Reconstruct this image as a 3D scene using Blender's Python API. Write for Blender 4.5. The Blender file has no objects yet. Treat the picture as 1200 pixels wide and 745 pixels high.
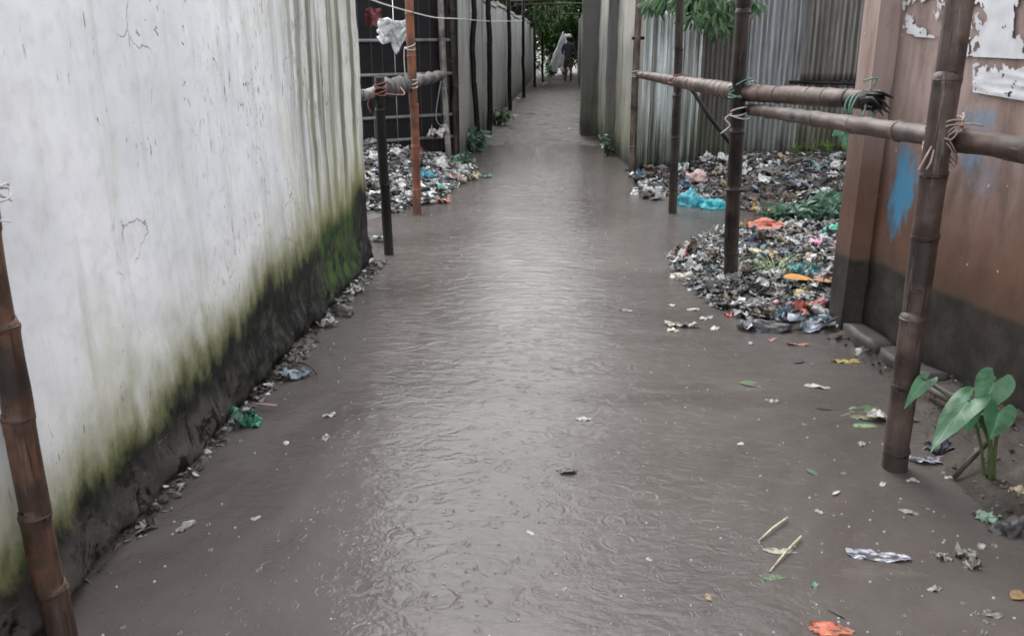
import bpy, bmesh, math, random
from mathutils import Vector, Matrix, noise as mn
R = math.radians
sc = bpy.context.scene
col = sc.collection

# ------------------------------------------------------------------ camera
FPX, CAMH = 1000.0, 1.5                      # focal length in photo pixels (1200 wide), eye height in metres
PITCH = math.atan(322.5/FPX)
YAW = math.atan2(65, FPX*math.cos(PITCH)+322.5*math.sin(PITCH))
cam_d = bpy.data.cameras.new('camera'); cam = bpy.data.objects.new('camera', cam_d); col.objects.link(cam)
cam_d.sensor_width = 36; cam_d.lens = 36*FPX/1200; cam_d.clip_start = .05; cam_d.clip_end = 2000
cam.location = (0, 0, CAMH); cam.rotation_euler = (R(90)-PITCH, 0, YAW)
sc.camera = cam
# ------------------------------------------------------------------ sky and light (overcast rain)
SUN_EL, SUN_AZ = 53, -18                     # degrees; azimuth clockwise from +Y
w = bpy.data.worlds.new('World'); sc.world = w; w.use_nodes = True
wn = w.node_tree.nodes; wl = w.node_tree.links
bg = wn['Background']
sky = wn.new('ShaderNodeTexSky'); sky.sky_type = 'NISHITA'; sky.sun_disc = False
sky.sun_elevation = R(SUN_EL); sky.sun_rotation = R(SUN_AZ); sky.air_density = 1.2; sky.dust_density = 2.0; sky.ozone_density = 1.0
hs = wn.new('ShaderNodeHueSaturation'); hs.inputs['Saturation'].default_value = .16
wl.new(sky.outputs[0], hs.inputs['Color']); wl.new(hs.outputs[0], bg.inputs['Color'])
bg.inputs['Strength'].default_value = .15
sun_d = bpy.data.lights.new('sun', 'SUN'); sun_d.energy = 0.5; sun_d.angle = R(46); sun_d.color = (1, .98, .95)
sun = bpy.data.objects.new('sun', sun_d); col.objects.link(sun)
_a, _e = R(SUN_AZ), R(SUN_EL)
sun.rotation_euler = Vector((-math.sin(_a)*math.cos(_e), -math.cos(_a)*math.cos(_e), -math.sin(_e))).to_track_quat('-Z', 'Y').to_euler()
sun.location = (-1, 6, 8)
vs = sc.view_settings; vs.view_transform = 'Standard'; vs.look = 'None'; vs.exposure = 1.85; vs.gamma = 1
sc.cycles.filter_width = 1.7
sc.cycles.max_bounces = 6; sc.cycles.transparent_max_bounces = 8

# ------------------------------------------------------------------ measuring helpers: photo pixel -> place in the world
def ray(x, y):
    a, b = (x-600)/FPX, (372.5-y)/FPX
    cp, sp, cy, sy = math.cos(PITCH), math.sin(PITCH), math.cos(YAW), math.sin(YAW)
    f, u = cp+b*sp, b*cp-sp
    return Vector((a*cy-f*sy, a*sy+f*cy, u))
def gz(x, y, z=0.0):
    d = ray(x, y); return Vector((0, 0, CAMH))+d*((z-CAMH)/d.z)
def gy(x, y, Y):
    d = ray(x, y); return Vector((0, 0, CAMH))+d*(Y/d.y)
def plane_hit(x, y, p0, n):
    d = ray(x, y); o = Vector((0, 0, CAMH)); t = (p0-o).dot(n)/d.dot(n); return o+d*t
def lerp(a, b, t): return a+(b-a)*t
def sstep(a, b, x):
    t = max(0., min(1., (x-a)/(b-a))); return t*t*(3-2*t)
def interp(tab, v):
    if v <= tab[0][0]: return tab[0][1]
    for (a, b), (c, d) in zip(tab, tab[1:]):
        if v <= c: return lerp(b, d, (v-a)/(c-a))
    return tab[-1][1]
def nz(x, y, z=0., s=1.): return mn.noise(Vector((x*s, y*s, z*s)))
def fbm(x, y, z=0., s=1., o=4): return mn.fractal(Vector((x*s, y*s, z*s)), 1.0, 2.0, o)

# ------------------------------------------------------------------ node helpers
class NT:
    def __init__(s, name):
        s.m = bpy.data.materials.new(name); s.m.use_nodes = True
        s.t = s.m.node_tree; s.b = s.t.nodes['Principled BSDF']; s.out = s.t.nodes['Material Output']
    def n(s, k, **kw):
        x = s.t.nodes.new(k)
        for a, v in kw.items(): setattr(x, a, v)
        return x
    def put(s, inp, v):
        if isinstance(v, bpy.types.NodeSocket): s.t.links.new(v, inp)
        elif isinstance(v, (tuple, list)) and len(v) == 3 and inp.type == 'RGBA': inp.default_value = (*v, 1)
        else: inp.default_value = v
    def pos(s): return s.n('ShaderNodeNewGeometry').outputs['Position']
    def obj(s): return s.n('ShaderNodeTexCoord').outputs['Object']
    def sep(s, v):
        x = s.n('ShaderNodeSeparateXYZ'); s.put(x.inputs[0], v); return x.outputs
    def scale(s, v, sc3, loc=(0, 0, 0)):
        x = s.n('ShaderNodeMapping'); s.put(x.inputs[0], v); x.inputs['Scale'].default_value = sc3; x.inputs['Location'].default_value = loc; return x.outputs[0]
    def noise(s, v, sc_=5, det=4, rough=.55, dist=0):
        x = s.n('ShaderNodeTexNoise'); s.put(x.inputs['Vector'], v); x.inputs['Scale'].default_value = sc_
        x.inputs['Detail'].default_value = det; x.inputs['Roughness'].default_value = rough; x.inputs['Distortion'].default_value = dist
        return x.outputs['Fac']
    def math(s, op, a, b=0., c=0., clamp=False):
        x = s.n('ShaderNodeMath', operation=op); x.use_clamp = clamp
        s.put(x.inputs[0], a); s.put(x.inputs[1], b); s.put(x.inputs[2], c); return x.outputs[0]
    def rng(s, v, a, b, c=0., d=1., smooth=True):
        x = s.n('ShaderNodeMapRange'); x.interpolation_type = 'SMOOTHSTEP' if smooth else 'LINEAR'
        s.put(x.inputs['Value'], v)
        for k, q in zip(('From Min', 'From Max', 'To Min', 'To Max'), (a, b, c, d)): s.put(x.inputs[k], q)
        return x.outputs[0]
    def mix(s, f, a, b, mode='MIX'):
        x = s.n('ShaderNodeMix', data_type='RGBA'); x.blend_type = mode
        s.put(x.inputs[0], f); s.put(x.inputs[6], a); s.put(x.inputs[7], b); return x.outputs[2]
    def bump(s, h, strength=.3, dist=.01, prev=None):
        x = s.n('ShaderNodeBump'); s.put(x.inputs['Height'], h); x.inputs['Strength'].default_value = strength; x.inputs['Distance'].default_value = dist
        if prev is not None: s.put(x.inputs['Normal'], prev)
        return x.outputs[0]
    def end(s, color, rough=.5, normal=None, **kw):
        s.put(s.b.inputs['Base Color'], color); s.put(s.b.inputs['Roughness'], rough)
        if normal is not None: s.put(s.b.inputs['Normal'], normal)
        for k, v in kw.items(): s.put(s.b.inputs[k.replace('_', ' ')], v)
        return s.m

MT = {}
def m_whitewall():
    t = NT('stained_white_plaster'); P = t.pos(); X, Y, Z = t.sep(P)
    big = t.noise(P, 1.1, 5); fine = t.noise(P, 22, 5)
    c = t.mix(t.rng(big, .35, .65), (.72, .73, .755), (.85, .855, .875))
    c = t.mix(t.math('MULTIPLY', t.rng(fine, .45, .75), .25), c, (.45, .45, .46))
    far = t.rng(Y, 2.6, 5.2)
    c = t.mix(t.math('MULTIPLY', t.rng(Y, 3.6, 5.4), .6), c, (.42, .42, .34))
    # grey rain streaks and small scratches, heavier towards the far end
    st = t.noise(t.scale(P, (1, 5, .9)), 1.6, 7, .68, .3)
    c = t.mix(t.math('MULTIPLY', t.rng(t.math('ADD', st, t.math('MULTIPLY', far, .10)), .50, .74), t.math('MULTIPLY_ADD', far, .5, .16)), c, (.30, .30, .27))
    sp = t.noise(t.scale(P, (1, 34, 7)), 1.5, 3, .6, .4)
    c = t.mix(t.math('MULTIPLY', t.rng(t.math('ADD', sp, t.math('MULTIPLY', far, .07)), .66, .70), t.math('MULTIPLY', t.rng(t.noise(P, 1.6, 3), .40, .55), .95)), c, (.13, .13, .11))
    sp3 = t.noise(t.scale(P, (1, 20, 9), (4, 2, 0)), 1.5, 4, .65, .6)
    c = t.mix(t.math('MULTIPLY', t.rng(sp3, .56, .68), t.math('MULTIPLY', t.rng(t.math('ABSOLUTE', t.math('SUBTRACT', Y, 3.9)), 1.2, .5), t.math('MULTIPLY', t.rng(t.noise(P, 2.2, 3), .38, .6), .55))), c, (.28, .28, .25))
    sp2 = t.noise(t.scale(P, (1, 11, 8), (3, 1, 7)), 1.5, 5, .6, 1.5)
    c = t.mix(t.math('MULTIPLY', t.rng(sp2, .66, .69), t.rng(t.noise(P, 1.9, 2), .45, .55)), c, (.10, .10, .085))
    # olive streaks running down near the corner
    so = t.noise(t.scale(P, (1, 4.2, .13), (0, 3, 0)), 1.6, 5, .55, .25)
    c = t.mix(t.math('MULTIPLY', t.rng(so, .48, .60), t.math('MULTIPLY', t.rng(Y, 3.8, 4.8), .9)), c, (.085, .085, .045))
    so2 = t.noise(t.scale(P, (1, 5.0, .30), (0, 9, 0)), 1.5, 4, .6)
    c = t.mix(t.math('MULTIPLY', t.rng(so2, .52, .75), .45), c, (.33, .33, .19))
    vc = t.n('ShaderNodeTexVoronoi'); vc.feature = 'DISTANCE_TO_EDGE'; wv = t.n('ShaderNodeVectorMath', operation='ADD')
    nv = t.n('ShaderNodeTexNoise'); t.put(nv.inputs['Vector'], P); nv.inputs['Scale'].default_value = 3.; nv.inputs['Detail'].default_value = 6
    t.put(wv.inputs[0], t.scale(P, (1, 1.3, .8))); t.put(wv.inputs[1], t.scale(nv.outputs['Color'], (.5, .5, .5))); t.put(vc.inputs['Vector'], wv.outputs[0]); vc.inputs['Scale'].default_value = 1.5
    c = t.mix(t.math('MULTIPLY', t.rng(vc.outputs['Distance'], .007, .002), t.math('MULTIPLY', t.rng(t.noise(P, 2.6, 3), .52, .62), .7)), c, (.16, .155, .14))
    chip = t.noise(t.scale(P, (1, 1, .7), (2, 5, 1)), 6.5, 6, .72, .6)
    c = t.mix(t.rng(chip, .735, .75), c, (.20, .19, .17))
    ys_ = t.noise(t.scale(P, (1, 1.5, .6), (8, 1, 3)), 1.6, 5, .6)
    c = t.mix(t.math('MULTIPLY', t.rng(ys_, .52, .68), .38), c, (.50, .50, .36))
    # rising damp: moss, black mould, bare render
    e = t.noise(t.scale(P, (1, 2.4, 1.6)), 1.6, 7, .66)
    e2 = t.noise(t.scale(P, (1, 14, 1.2)), 1.6, 4, .6)
    zb = t.math('ADD', t.math('MULTIPLY_ADD', Y, .075, .08), t.math('ADD', t.math('MULTIPLY', e, .42), t.math('MULTIPLY', e2, .10)))
    zr = t.math('SUBTRACT', Z, t.math('SUBTRACT', zb, .25))       # 0 at the tide line
    moss = t.rng(zr, .30, .03)
    c = t.mix(t.math('MULTIPLY', t.rng(zr, .55, .1), .30), c, (.40, .39, .22))
    c = t.mix(t.math('MULTIPLY', moss, .78), c, (.175, .175, .06))
    c = t.mix(t.math('MULTIPLY', t.rng(zr, .12, .0), .8), c, (.075, .085, .022))
    c = t.mix(t.rng(t.math('ADD', zr, t.math('MULTIPLY', t.math('SUBTRACT', t.noise(P, 12, 5, .7), .5), .12)), .04, -.06), c, (.0085, .0095, .008))
    gm = t.math('MULTIPLY', t.rng(t.math('ABSOLUTE', t.math('SUBTRACT', Y, 5.05)), .62, .2), t.rng(t.math('ABSOLUTE', t.math('SUBTRACT', Z, .27)), .26, .1))
    c = t.mix(t.math('MULTIPLY', gm, t.rng(t.noise(t.scale(P, (1, 3, 1.6)), 3, 6, .7), .36, .62)), c, (.048, .115, .012))
    g2 = t.rng(t.noise(t.scale(P, (1, 1.5, 1)), 9, 7, .75), .46, .62)
    c = t.mix(t.math('MULTIPLY', t.math('MULTIPLY', t.rng(Z, .24, .10), t.rng(Y, 3.7, 2.7)), t.rng(t.noise(P, 5, 6, .7), .32, .55)), c, (.075, .066, .060))
    c = t.mix(t.math('MULTIPLY', t.math('MULTIPLY', g2, .85), t.rng(zr, -.02, -.16)), c, (.062, .056, .050))
    bl = t.noise(t.scale(P, (1, 1.2, 1)), 6.5, 7, .78, .8)
    c = t.mix(t.math('MULTIPLY', t.rng(bl, .53, .57), t.rng(zr, .02, -.12)), c, (.007, .007, .006))
    cr2 = t.noise(t.scale(P, (1, 1, 2.2), (3, 3, 3)), 11, 7, .8, 1.2)
    c = t.mix(t.math('MULTIPLY', t.rng(cr2, .60, .64), t.rng(Z, .3, .1)), c, (.13, .12, .11))
    h = t.math('ADD', t.math('MULTIPLY', t.noise(P, 9, 6, .6), .6), t.math('MULTIPLY', fine, .2))
    h = t.math('ADD', h, t.math('MULTIPLY', t.math('MULTIPLY', t.noise(P, 16, 7, .75), 2.2), t.rng(zr, .05, -.1)))
    return t.end(c, t.rng(zr, .1, -.1, .62, .55), t.bump(h, .35, .012), Specular_IOR_Level=t.rng(zr, .1, -.1, .4, .16))
def m_brownwall():
    t = NT('brown_painted_plaster'); P = t.pos(); X, Y, Z = t.sep(P)
    big = t.noise(P, 1.6, 5)
    c = t.mix(t.rng(big, .35, .65), (.130, .068, .046), (.178, .098, .068))
    wash = t.math('MULTIPLY', t.rng(t.math('MULTIPLY_ADD', t.noise(P, 1.3, 4), .8, Z), 1.0, 1.7), t.rng(t.noise(t.scale(P, (3, 3, .6)), 2.0, 5), .2, .6))
    c = t.mix(t.math('MULTIPLY', wash, .85), c, (.39, .30, .277))
    st = t.noise(t.scale(P, (9, 9, .5)), 1.5, 5)
    c = t.mix(t.math('MULTIPLY', t.rng(st, .5, .75), .28), c, (.13, .09, .075))
    sp = t.noise(P, 28, 2)
    c = t.mix(t.rng(sp, .735, .76), c, (.6, .57, .53))
    # wet grey tide band
    ed = t.math('SUBTRACT', Z, t.math('MULTIPLY_ADD', t.noise(t.scale(P, (3, 3, 1)), 1.5, 4), .10, .37))
    c = t.mix(t.math('MULTIPLY', t.rng(ed, .16, .0), .35), c, (.06, .05, .042))
    band = t.rng(ed, .015, -.02)
    c = t.mix(band, c, t.mix(t.rng(t.noise(P, 7, 5, .65), .35, .7), (.026, .023, .020), (.058, .052, .046)))
    h = t.math('ADD', t.noise(P, 14, 6, .6), t.math('MULTIPLY', t.noise(P, 60, 3), .25))
    # blue paint smears brushed on the wall
    nx = t.noise(P, 7, 5, .7)
    for (sy, szz, ry, rz, k) in SMEARS:
        dy = t.math('DIVIDE', t.math('SUBTRACT', t.math('MULTIPLY_ADD', Z, .10, Y), sy), ry); dz = t.math('DIVIDE', t.math('SUBTRACT', Z, szz), rz)
        d = t.math('ADD', t.math('MULTIPLY', dy, dy), t.math('MULTIPLY', dz, dz))
        d = t.math('ADD', d, t.math('MULTIPLY', t.math('SUBTRACT', t.noise(t.scale(P, (1, 22, 6)), 1.2, 4, .65), .5), 3.6))
        c = t.mix(t.math('MULTIPLY', t.rng(d, 1.3, .3), k), c, (.07, .27, .45))
    c = t.mix(t.math('MULTIPLY', t.rng(t.noise(t.scale(P, (2, 2, .8)), 3.1, 6, .7), .48, .68), .5), c, (.075, .052, .042))
    return t.end(c, t.rng(band, 0, 1, .55, .45), t.bump(h, .3, .008), Specular_IOR_Level=.25)
def m_concrete(name, base, dark, moss=(.10, .11, .05), axis=(4, 4, .4), lo=.15, hi=.9, mk=.5):
    t = NT(name); P = t.pos(); X, Y, Z = t.sep(P)
    c = t.mix(t.rng(t.noise(P, 1.4, 5), .35, .65), base, tuple(v*.78 for v in base))
    st = t.noise(t.scale(P, axis), 1.8, 5, .6)
    c = t.mix(t.math('MULTIPLY', t.rng(st, .47, .68), .75), c, dark)
    zz = t.math('ADD', Z, t.math('MULTIPLY', t.math('SUBTRACT', t.noise(t.scale(P, (3, 3, .6)), 2, 5), .5), .8))
    c = t.mix(t.math('MULTIPLY', t.rng(zz, hi, lo), mk), c, moss)
    c = t.mix(t.rng(zz, lo+.28, lo-.12), c, tuple(v*.45 for v in dark))
    c = t.mix(t.math('MULTIPLY', t.rng(t.noise(P, 30, 3), .55, .75), .3), c, dark)
    return t.end(c, .6, t.bump(t.noise(P, 16, 6, .6), .35, .012))
def m_bamboo(name, a, b, sc3, grey=.5):
    t = NT(name); P = t.obj()
    f = t.noise(t.scale(P, sc3), 1.5, 6, .65); big = t.noise(P, 3.5, 4, .6)
    c = t.mix(t.rng(f, .34, .66), a, b)
    c = t.mix(t.rng(big, .40, .62), c, tuple(v*.42 for v in a))
    pt = t.noise(t.scale(P, tuple(v*.6 for v in sc3), (5, 2, 1)), 2.0, 5, .7)
    c = t.mix(t.math('MULTIPLY', t.rng(pt, .58, .70), grey), c, (.30, .25, .21))
    crk = t.noise(t.scale(P, tuple(v*3.2 if v > 5 else v*.7 for v in sc3), (1, 7, 3)), 1.5, 3, .6)
    c = t.mix(t.math('MULTIPLY', t.rng(crk, .60, .66), .85), c, (.012, .009, .008))
    zw = t.math('ADD', t.sep(t.pos())[2], t.math('MULTIPLY', t.math('SUBTRACT', t.noise(t.scale(P, (14, 14, 4)), 2, 4), .5), .25))
    c = t.mix(t.math('MULTIPLY', t.rng(zw, .28, .04), .6), c, (.030, .025, .021))
    blk = t.noise(P, 17, 4, .7)
    c = t.mix(t.rng(blk, .62, .72), c, (.018, .014, .011))
    return t.end(c, .5, t.bump(f, .35, .004), Specular_IOR_Level=.2 if max(b) < .09 else .4)
def m_tin(name, a, dirt, rust=.3, moss=.5, met=.55):
    t = NT(name); P = t.pos(); X, Y, Z = t.sep(P)
    c = t.mix(t.rng(t.noise(t.scale(P, (9, 9, .35)), 1.6, 6, .65), .40, .60), a, dirt)
    c = t.mix(t.math('MULTIPLY', t.rng(t.noise(P, 4, 6, .7), .55, .72), rust), c, (.10, .045, .025))
    zz = t.math('ADD', Z, t.math('MULTIPLY', t.math('SUBTRACT', t.noise(t.scale(P, (4, 4, .7)), 1.7, 5), .5), 1.4))
    c = t.mix(t.math('MULTIPLY', t.rng(zz, 1.1, .25), moss), c, (.085, .095, .04))
    c = t.mix(t.math('MULTIPLY', t.rng(zz, .55, .0), .8), c, (.035, .035, .028))
    return t.end(c, t.rng(t.noise(P, 6, 4), .3, .7, .32, .6), t.bump(t.noise(P, 9, 4), .12, .01), Metallic=met)
def m_mud():
    t = NT('wet_mud'); P = t.pos(); X, Y, Z = t.sep(P)
    c = t.mix(t.rng(t.noise(P, 3, 6, .65), .35, .65), (.036, .029, .024), (.088, .072, .06))
    c = t.mix(t.math('MULTIPLY', t.rng(t.noise(P, 26, 5, .7), .5, .7), .6), c, (.03, .026, .023))
    pth = t.rng(Y, 11, 14)
    c = t.mix(pth, c, t.mix(t.rng(t.noise(t.scale(P, (1, 1.6, 1)), 2.2, 6, .65), .35, .62), (.030, .025, .022), (.072, .062, .055)))
    h = t.math('ADD', t.noise(P, 16, 8, .7), t.math('MULTIPLY', t.noise(P, 60, 4), .3))
    return t.end(c, t.rng(t.noise(P, 7, 4), .35, .7, .42, .65), t.bump(h, .7, .03), Specular_IOR_Level=t.rng(Y, 10, 13, .30, .08))
def m_water():
    t = NT('murky_flood_water'); P = t.pos()
    h = t.math('MULTIPLY', t.noise(t.scale(P, (7, 13, 1)), 1.0, 4, .55, 1.0), .75)
    h = t.math('ADD', h, t.math('MULTIPLY', t.noise(t.scale(P, (36, 56, 1)), 1.0, 3, .6), .24))
    for sc_, k, amp, fr, off in ((2.6, .7, .11, 170, 0), (6.0, .6, .12, 260, 7.3), (13.0, .45, .11, 420, 3.1)):
        v = t.n('ShaderNodeTexVoronoi'); v.voronoi_dimensions = '2D'; v.feature = 'F1'
        t.put(v.inputs['Vector'], t.scale(P, (1, 1, 1), (off, off*.7, 0))); v.inputs['Scale'].default_value = sc_; v.inputs['Randomness'].default_value = 1
        d = t.math('DIVIDE', v.outputs['Distance'], sc_)
        r = t.sep(v.outputs['Color'])
        rad = t.math('MULTIPLY_ADD', r[1], .24/sc_, .07/sc_)                     # ring radius differs per drop
        u = t.math('SUBTRACT', d, rad)
        env = t.math('EXPONENT', t.math('MULTIPLY', t.math('MULTIPLY', u, u), -900*sc_))
        wv = t.math('MULTIPLY', t.math('SINE', t.math('MULTIPLY', u, fr)), env)
        on = t.math('GREATER_THAN', r[0], k)
        brk = t.rng(t.noise(t.scale(P, (1, 1, 1), (off, 2, 0)), 5*sc_, 2), .42, .62)
        h = t.math('ADD', h, t.math('MULTIPLY', t.math('MULTIPLY', t.math('MULTIPLY', wv, brk), on), amp))
    c = t.mix(t.rng(t.noise(P, .7, 6, .65, 1.2), .35, .65), (.094, .083, .077), (.138, .124, .116))
    nrm = t.bump(h, .65, .012)
    t.end(c, .13, nrm, IOR=1.33, Specular_IOR_Level=.30)
    tr = t.n('ShaderNodeBsdfTransparent'); tr.inputs[0].default_value = (.85, .78, .7, 1)
    mx = t.n('ShaderNodeMixShader'); mx.inputs[0].default_value = .80
    t.t.links.new(tr.outputs[0], mx.inputs[1]); t.t.links.new(t.b.outputs[0], mx.inputs[2]); t.t.links.new(mx.outputs[0], t.out.inputs['Surface'])
    return t.m
def m_flat(name, c, rough=.5, var=.35, sc_=12, bump=.2, **kw):
    t = NT(name); P = t.obj(); f = t.noise(P, sc_, 5, .65)
    cc = t.mix(t.rng(f, .35, .68), c, tuple(v*(1-var) for v in c))
    return t.end(cc, rough, t.bump(f, bump, .006), **kw)
def m_vcol(name, rough=.55, trans=0.):
    t = NT(name); a = t.n('ShaderNodeVertexColor'); a.layer_name = 'Col'
    f = t.noise(t.obj(), 40, 3)
    return t.end(t.mix(t.math('MULTIPLY', t.rng(f, .5, .7), .35), a.outputs['Color'], (.03, .027, .024)), rough)
def m_leaf(name, c, c2, rough=.4, sub=.25):
    t = NT(name); a = t.n('ShaderNodeVertexColor'); a.layer_name = 'Col'
    r = t.sep(a.outputs['Color'])[0]
    t.end(t.mix(r, c, c2), rough)
    tl = t.n('ShaderNodeBsdfTranslucent'); t.put(tl.inputs[0], t.mix(r, tuple(v*1.3 for v in c), tuple(v*1.4 for v in c2)))
    mx = t.n('ShaderNodeMixShader'); mx.inputs[0].default_value = sub
    t.t.links.new(t.b.outputs[0], mx.inputs[1]); t.t.links.new(tl.outputs[0], mx.inputs[2]); t.t.links.new(mx.outputs[0], t.out.inputs['Surface'])
    return t.m
def m_taro():
    t = NT('taro_leaf'); uv = t.n('ShaderNodeUVMap').outputs[0]; U, V, _ = t.sep(uv)
    au = t.math('ABSOLUTE', U)
    mid = t.rng(au, .035, .012)
    ph = t.math('FRACT', t.math('MULTIPLY', t.math('SUBTRACT', V, t.math('MULTIPLY', au, .45)), 6.5))
    vein = t.math('MULTIPLY', t.rng(t.math('ABSOLUTE', t.math('SUBTRACT', ph, .5)), .07, .02), .45)
    c = t.mix(t.rng(t.noise(t.obj(), 14, 4), .35, .65), (.042, .135, .062), (.085, .225, .115))
    c = t.mix(t.math('MULTIPLY', t.math('MAXIMUM', mid, vein), .6), c, (.18, .36, .22))
    c = t.mix(t.math('MULTIPLY', t.rng(t.noise(t.obj(), 45, 4, .7), .58, .7), .6), c, (.10, .085, .06))
    t.end(c, .38, t.bump(ph, .12, .003))
    tl = t.n('ShaderNodeBsdfTranslucent'); t.put(tl.inputs[0], c)
    mx = t.n('ShaderNodeMixShader'); mx.inputs[0].default_value = .25
    t.t.links.new(t.b.outputs[0], mx.inputs[1]); t.t.links.new(tl.outputs[0], mx.inputs[2]); t.t.links.new(mx.outputs[0], t.out.inputs['Surface'])
    return t.m
def m_print():
    t = NT('printed_foil'); P = t.obj()
    f = t.noise(t.scale(P, (30, 70, 1)), 1, 3, .7)
    c = t.mix(t.rng(f, .42, .58), (.55, .56, .60), (.10, .11, .17))
    return t.end(c, .25, t.bump(t.noise(P, 20, 4), .4, .004), Metallic=.3)

BW0 = Vector((1.60, 4.45, 0)); BWD = Vector((.26, -1.17, 0)).normalized(); BWN = Vector((-BWD.y, BWD.x, 0)); BWN = -BWN if BWN.x > 0 else BWN
def bw(px, py, off=0.): return plane_hit(px, py, BW0, BWN)+BWN*off
SMEARS = []
for (px, py, ppx, ppy, k) in ((1058, 222, 15, 50, .95), (1049, 262, 5, 22, .7), (1079, 212, 7, 8, .55), (1056, 178, 5, 20, .5), (1150, 140, 20, 15, .4), (1138, 180, 12, 26, .4), (1150, 205, 26, 26, .15)):
    a, b, c_ = bw(px, py), bw(px+ppx, py), bw(px, py-ppy)
    SMEARS.append((a.y+.10*a.z, a.z, abs(a.y-b.y), abs(a.z-c_.z), k))

MT.update(
    whitewall=m_whitewall(), brownwall=m_brownwall(), mud=m_mud(), water=m_water(), taro=m_taro(), print=m_print(),
    conL=m_concrete('grey_wall_render', (.36, .36, .345), (.15, .147, .132), axis=(5, 5, .35)),
    conR=m_concrete('streaked_mossy_render', (.36, .35, .30), (.045, .043, .034), moss=(.10, .12, .045), axis=(9, 9, .25), lo=.1, hi=1.1),
    pier=m_concrete('dark_damp_concrete', (.105, .10, .09), (.03, .028, .024), axis=(6, 6, .4)),
    footing=m_concrete('wet_footing_concrete', (.085, .078, .07), (.035, .032, .028), lo=-1, hi=-.5),
    bamR=m_bamboo('weathered_brown_bamboo', (.085, .058, .049), (.145, .102, .085), (26, 26, 2.2), .65),
    bamL=m_bamboo('warm_brown_bamboo', (.055, .032, .024), (.15, .072, .044), (26, 26, 2.2), .45),
    bamD=m_bamboo('dark_wet_bamboo', (.024, .018, .015), (.05, .034, .028), (22, 22, 2.2), .25),
    bamO=m_bamboo('red_orange_bamboo', (.16, .05, .024), (.235, .085, .04), (22, 22, 2.2), .15),
    bamB=m_bamboo('black_damp_wood', (.008, .007, .0065), (.018, .015, .0135), (22, 22, 2.2), .03),
    bamRail=m_bamboo('weathered_rail_bamboo', (.068, .044, .036), (.125, .083, .067), (22, 2.2, 22)),
    bamRot=m_bamboo('rotting_rail_bamboo', (.066, .039, .030), (.125, .076, .057), (14, 9, 14), .35),
    greypole=m_bamboo('grey_weathered_pole', (.17, .15, .135), (.28, .25, .225), (22, 22, 2.2), .3),
    node=m_flat('bamboo_node_scar', (.045, .028, .02), .45), nodeO=m_flat('orange_node_scar', (.16, .05, .025), .45),
    nodeL=m_flat('pale_node_scar', (.21, .15, .11), .45), blackend=m_flat('burnt_culm_end', (.012, .01, .009), .6),
    tinA=m_tin('pale_galvanised_tin', (.60, .64, .64), (.26, .27, .26), .12, .65), tinB=m_tin('brown_grey_tin', (.11, .10, .094), (.055, .05, .046), .4, .4, .3),
    tinC=m_tin('grey_tin', (.31, .32, .34), (.17, .168, .17), .25, .35), tinD=m_tin('dull_streaked_tin', (.205, .197, .18), (.09, .084, .075), .5, .6, .35), tinE=m_tin('mossy_black_tin', (.15, .15, .125), (.05, .052, .038), .3, .9, .2),
    darkboard=m_flat('black_weathered_board', (.011, .0105, .012), .6, .5, 5, Specular_IOR_Level=.15), pipe=m_flat('grey_metal_pipe', (.20, .20, .20), .4, .4),
    litter=m_vcol('mixed_litter'), leafdark=m_leaf('tree_leaf', (.022, .055, .014), (.07, .14, .03)), leafmango=m_leaf('mango_leaf', (.016, .05, .017), (.075, .16, .055), .25),
    weed=m_leaf('weed_leaf', (.03, .08, .022), (.085, .16, .045)), vine=m_leaf('blue_green_leaf', (.03, .085, .05), (.10, .19, .13)), grass=m_leaf('grass_blade', (.10, .20, .035), (.24, .34, .09)),
    bark=m_flat('bark', (.065, .05, .038), .8, .5, 9, .6), stem=m_flat('taro_stalk', (.09, .12, .045), .4),
    paper=m_flat('torn_white_paper', (.62, .63, .65), .6, .14, 9), skin=m_flat('skin', (.13, .07, .045), .5, .1),
    shirt=m_flat('dark_shirt_cloth', (.055, .057, .07), .8, .3), shorts=m_flat('brown_cloth', (.085, .062, .045), .8, .3), cap=m_flat('white_cap_cloth', (.66, .66, .66), .8, .1), hair=m_flat('black_hair', (.01, .009, .008), .6),
    rgreen=m_flat('green_rope_fibre', (.13, .25, .21), .6, .3, 60), rtan=m_flat('tan_rope_fibre', (.38, .28, .24), .6, .3, 60), rwhite=m_flat('pale_cord_fibre', (.55, .55, .52), .6, .2, 60), rpink=m_flat('pink_rag', (.24, .10, .09), .7, .3, 30), rmar=m_flat('maroon_rag', (.13, .028, .03), .7, .3, 30),
    clothgrey=m_flat('grey_rag', (.085, .077, .07), .8, .5, 20), cloth=m_flat('white_sheet_cloth', (.78, .79, .8), .7, .08, 6),
)
def m_dirty(name, c, rough):
    t = NT(name); P = t.pos(); f = t.noise(P, 22, 5, .7); g = t.noise(P, 55, 4, .7)
    cc = t.mix(t.rng(g, .35, .7), c, tuple(v*.62 for v in c))
    cc = t.mix(t.math('MULTIPLY', t.rng(f, .46, .66), .75), cc, (.085, .072, .062))
    return t.end(cc, t.rng(f, .4, .65, rough, .6), t.bump(t.math('ADD', f, t.math('MULTIPLY', g, .6)), .5, .012))
_cm = {}
def cmat(c, rough=.35):
    k = (tuple(c), rough)
    if k not in _cm: _cm[k] = m_dirty('dirty_plastic_%d' % len(_cm), c, rough)
    return _cm[k]

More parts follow.
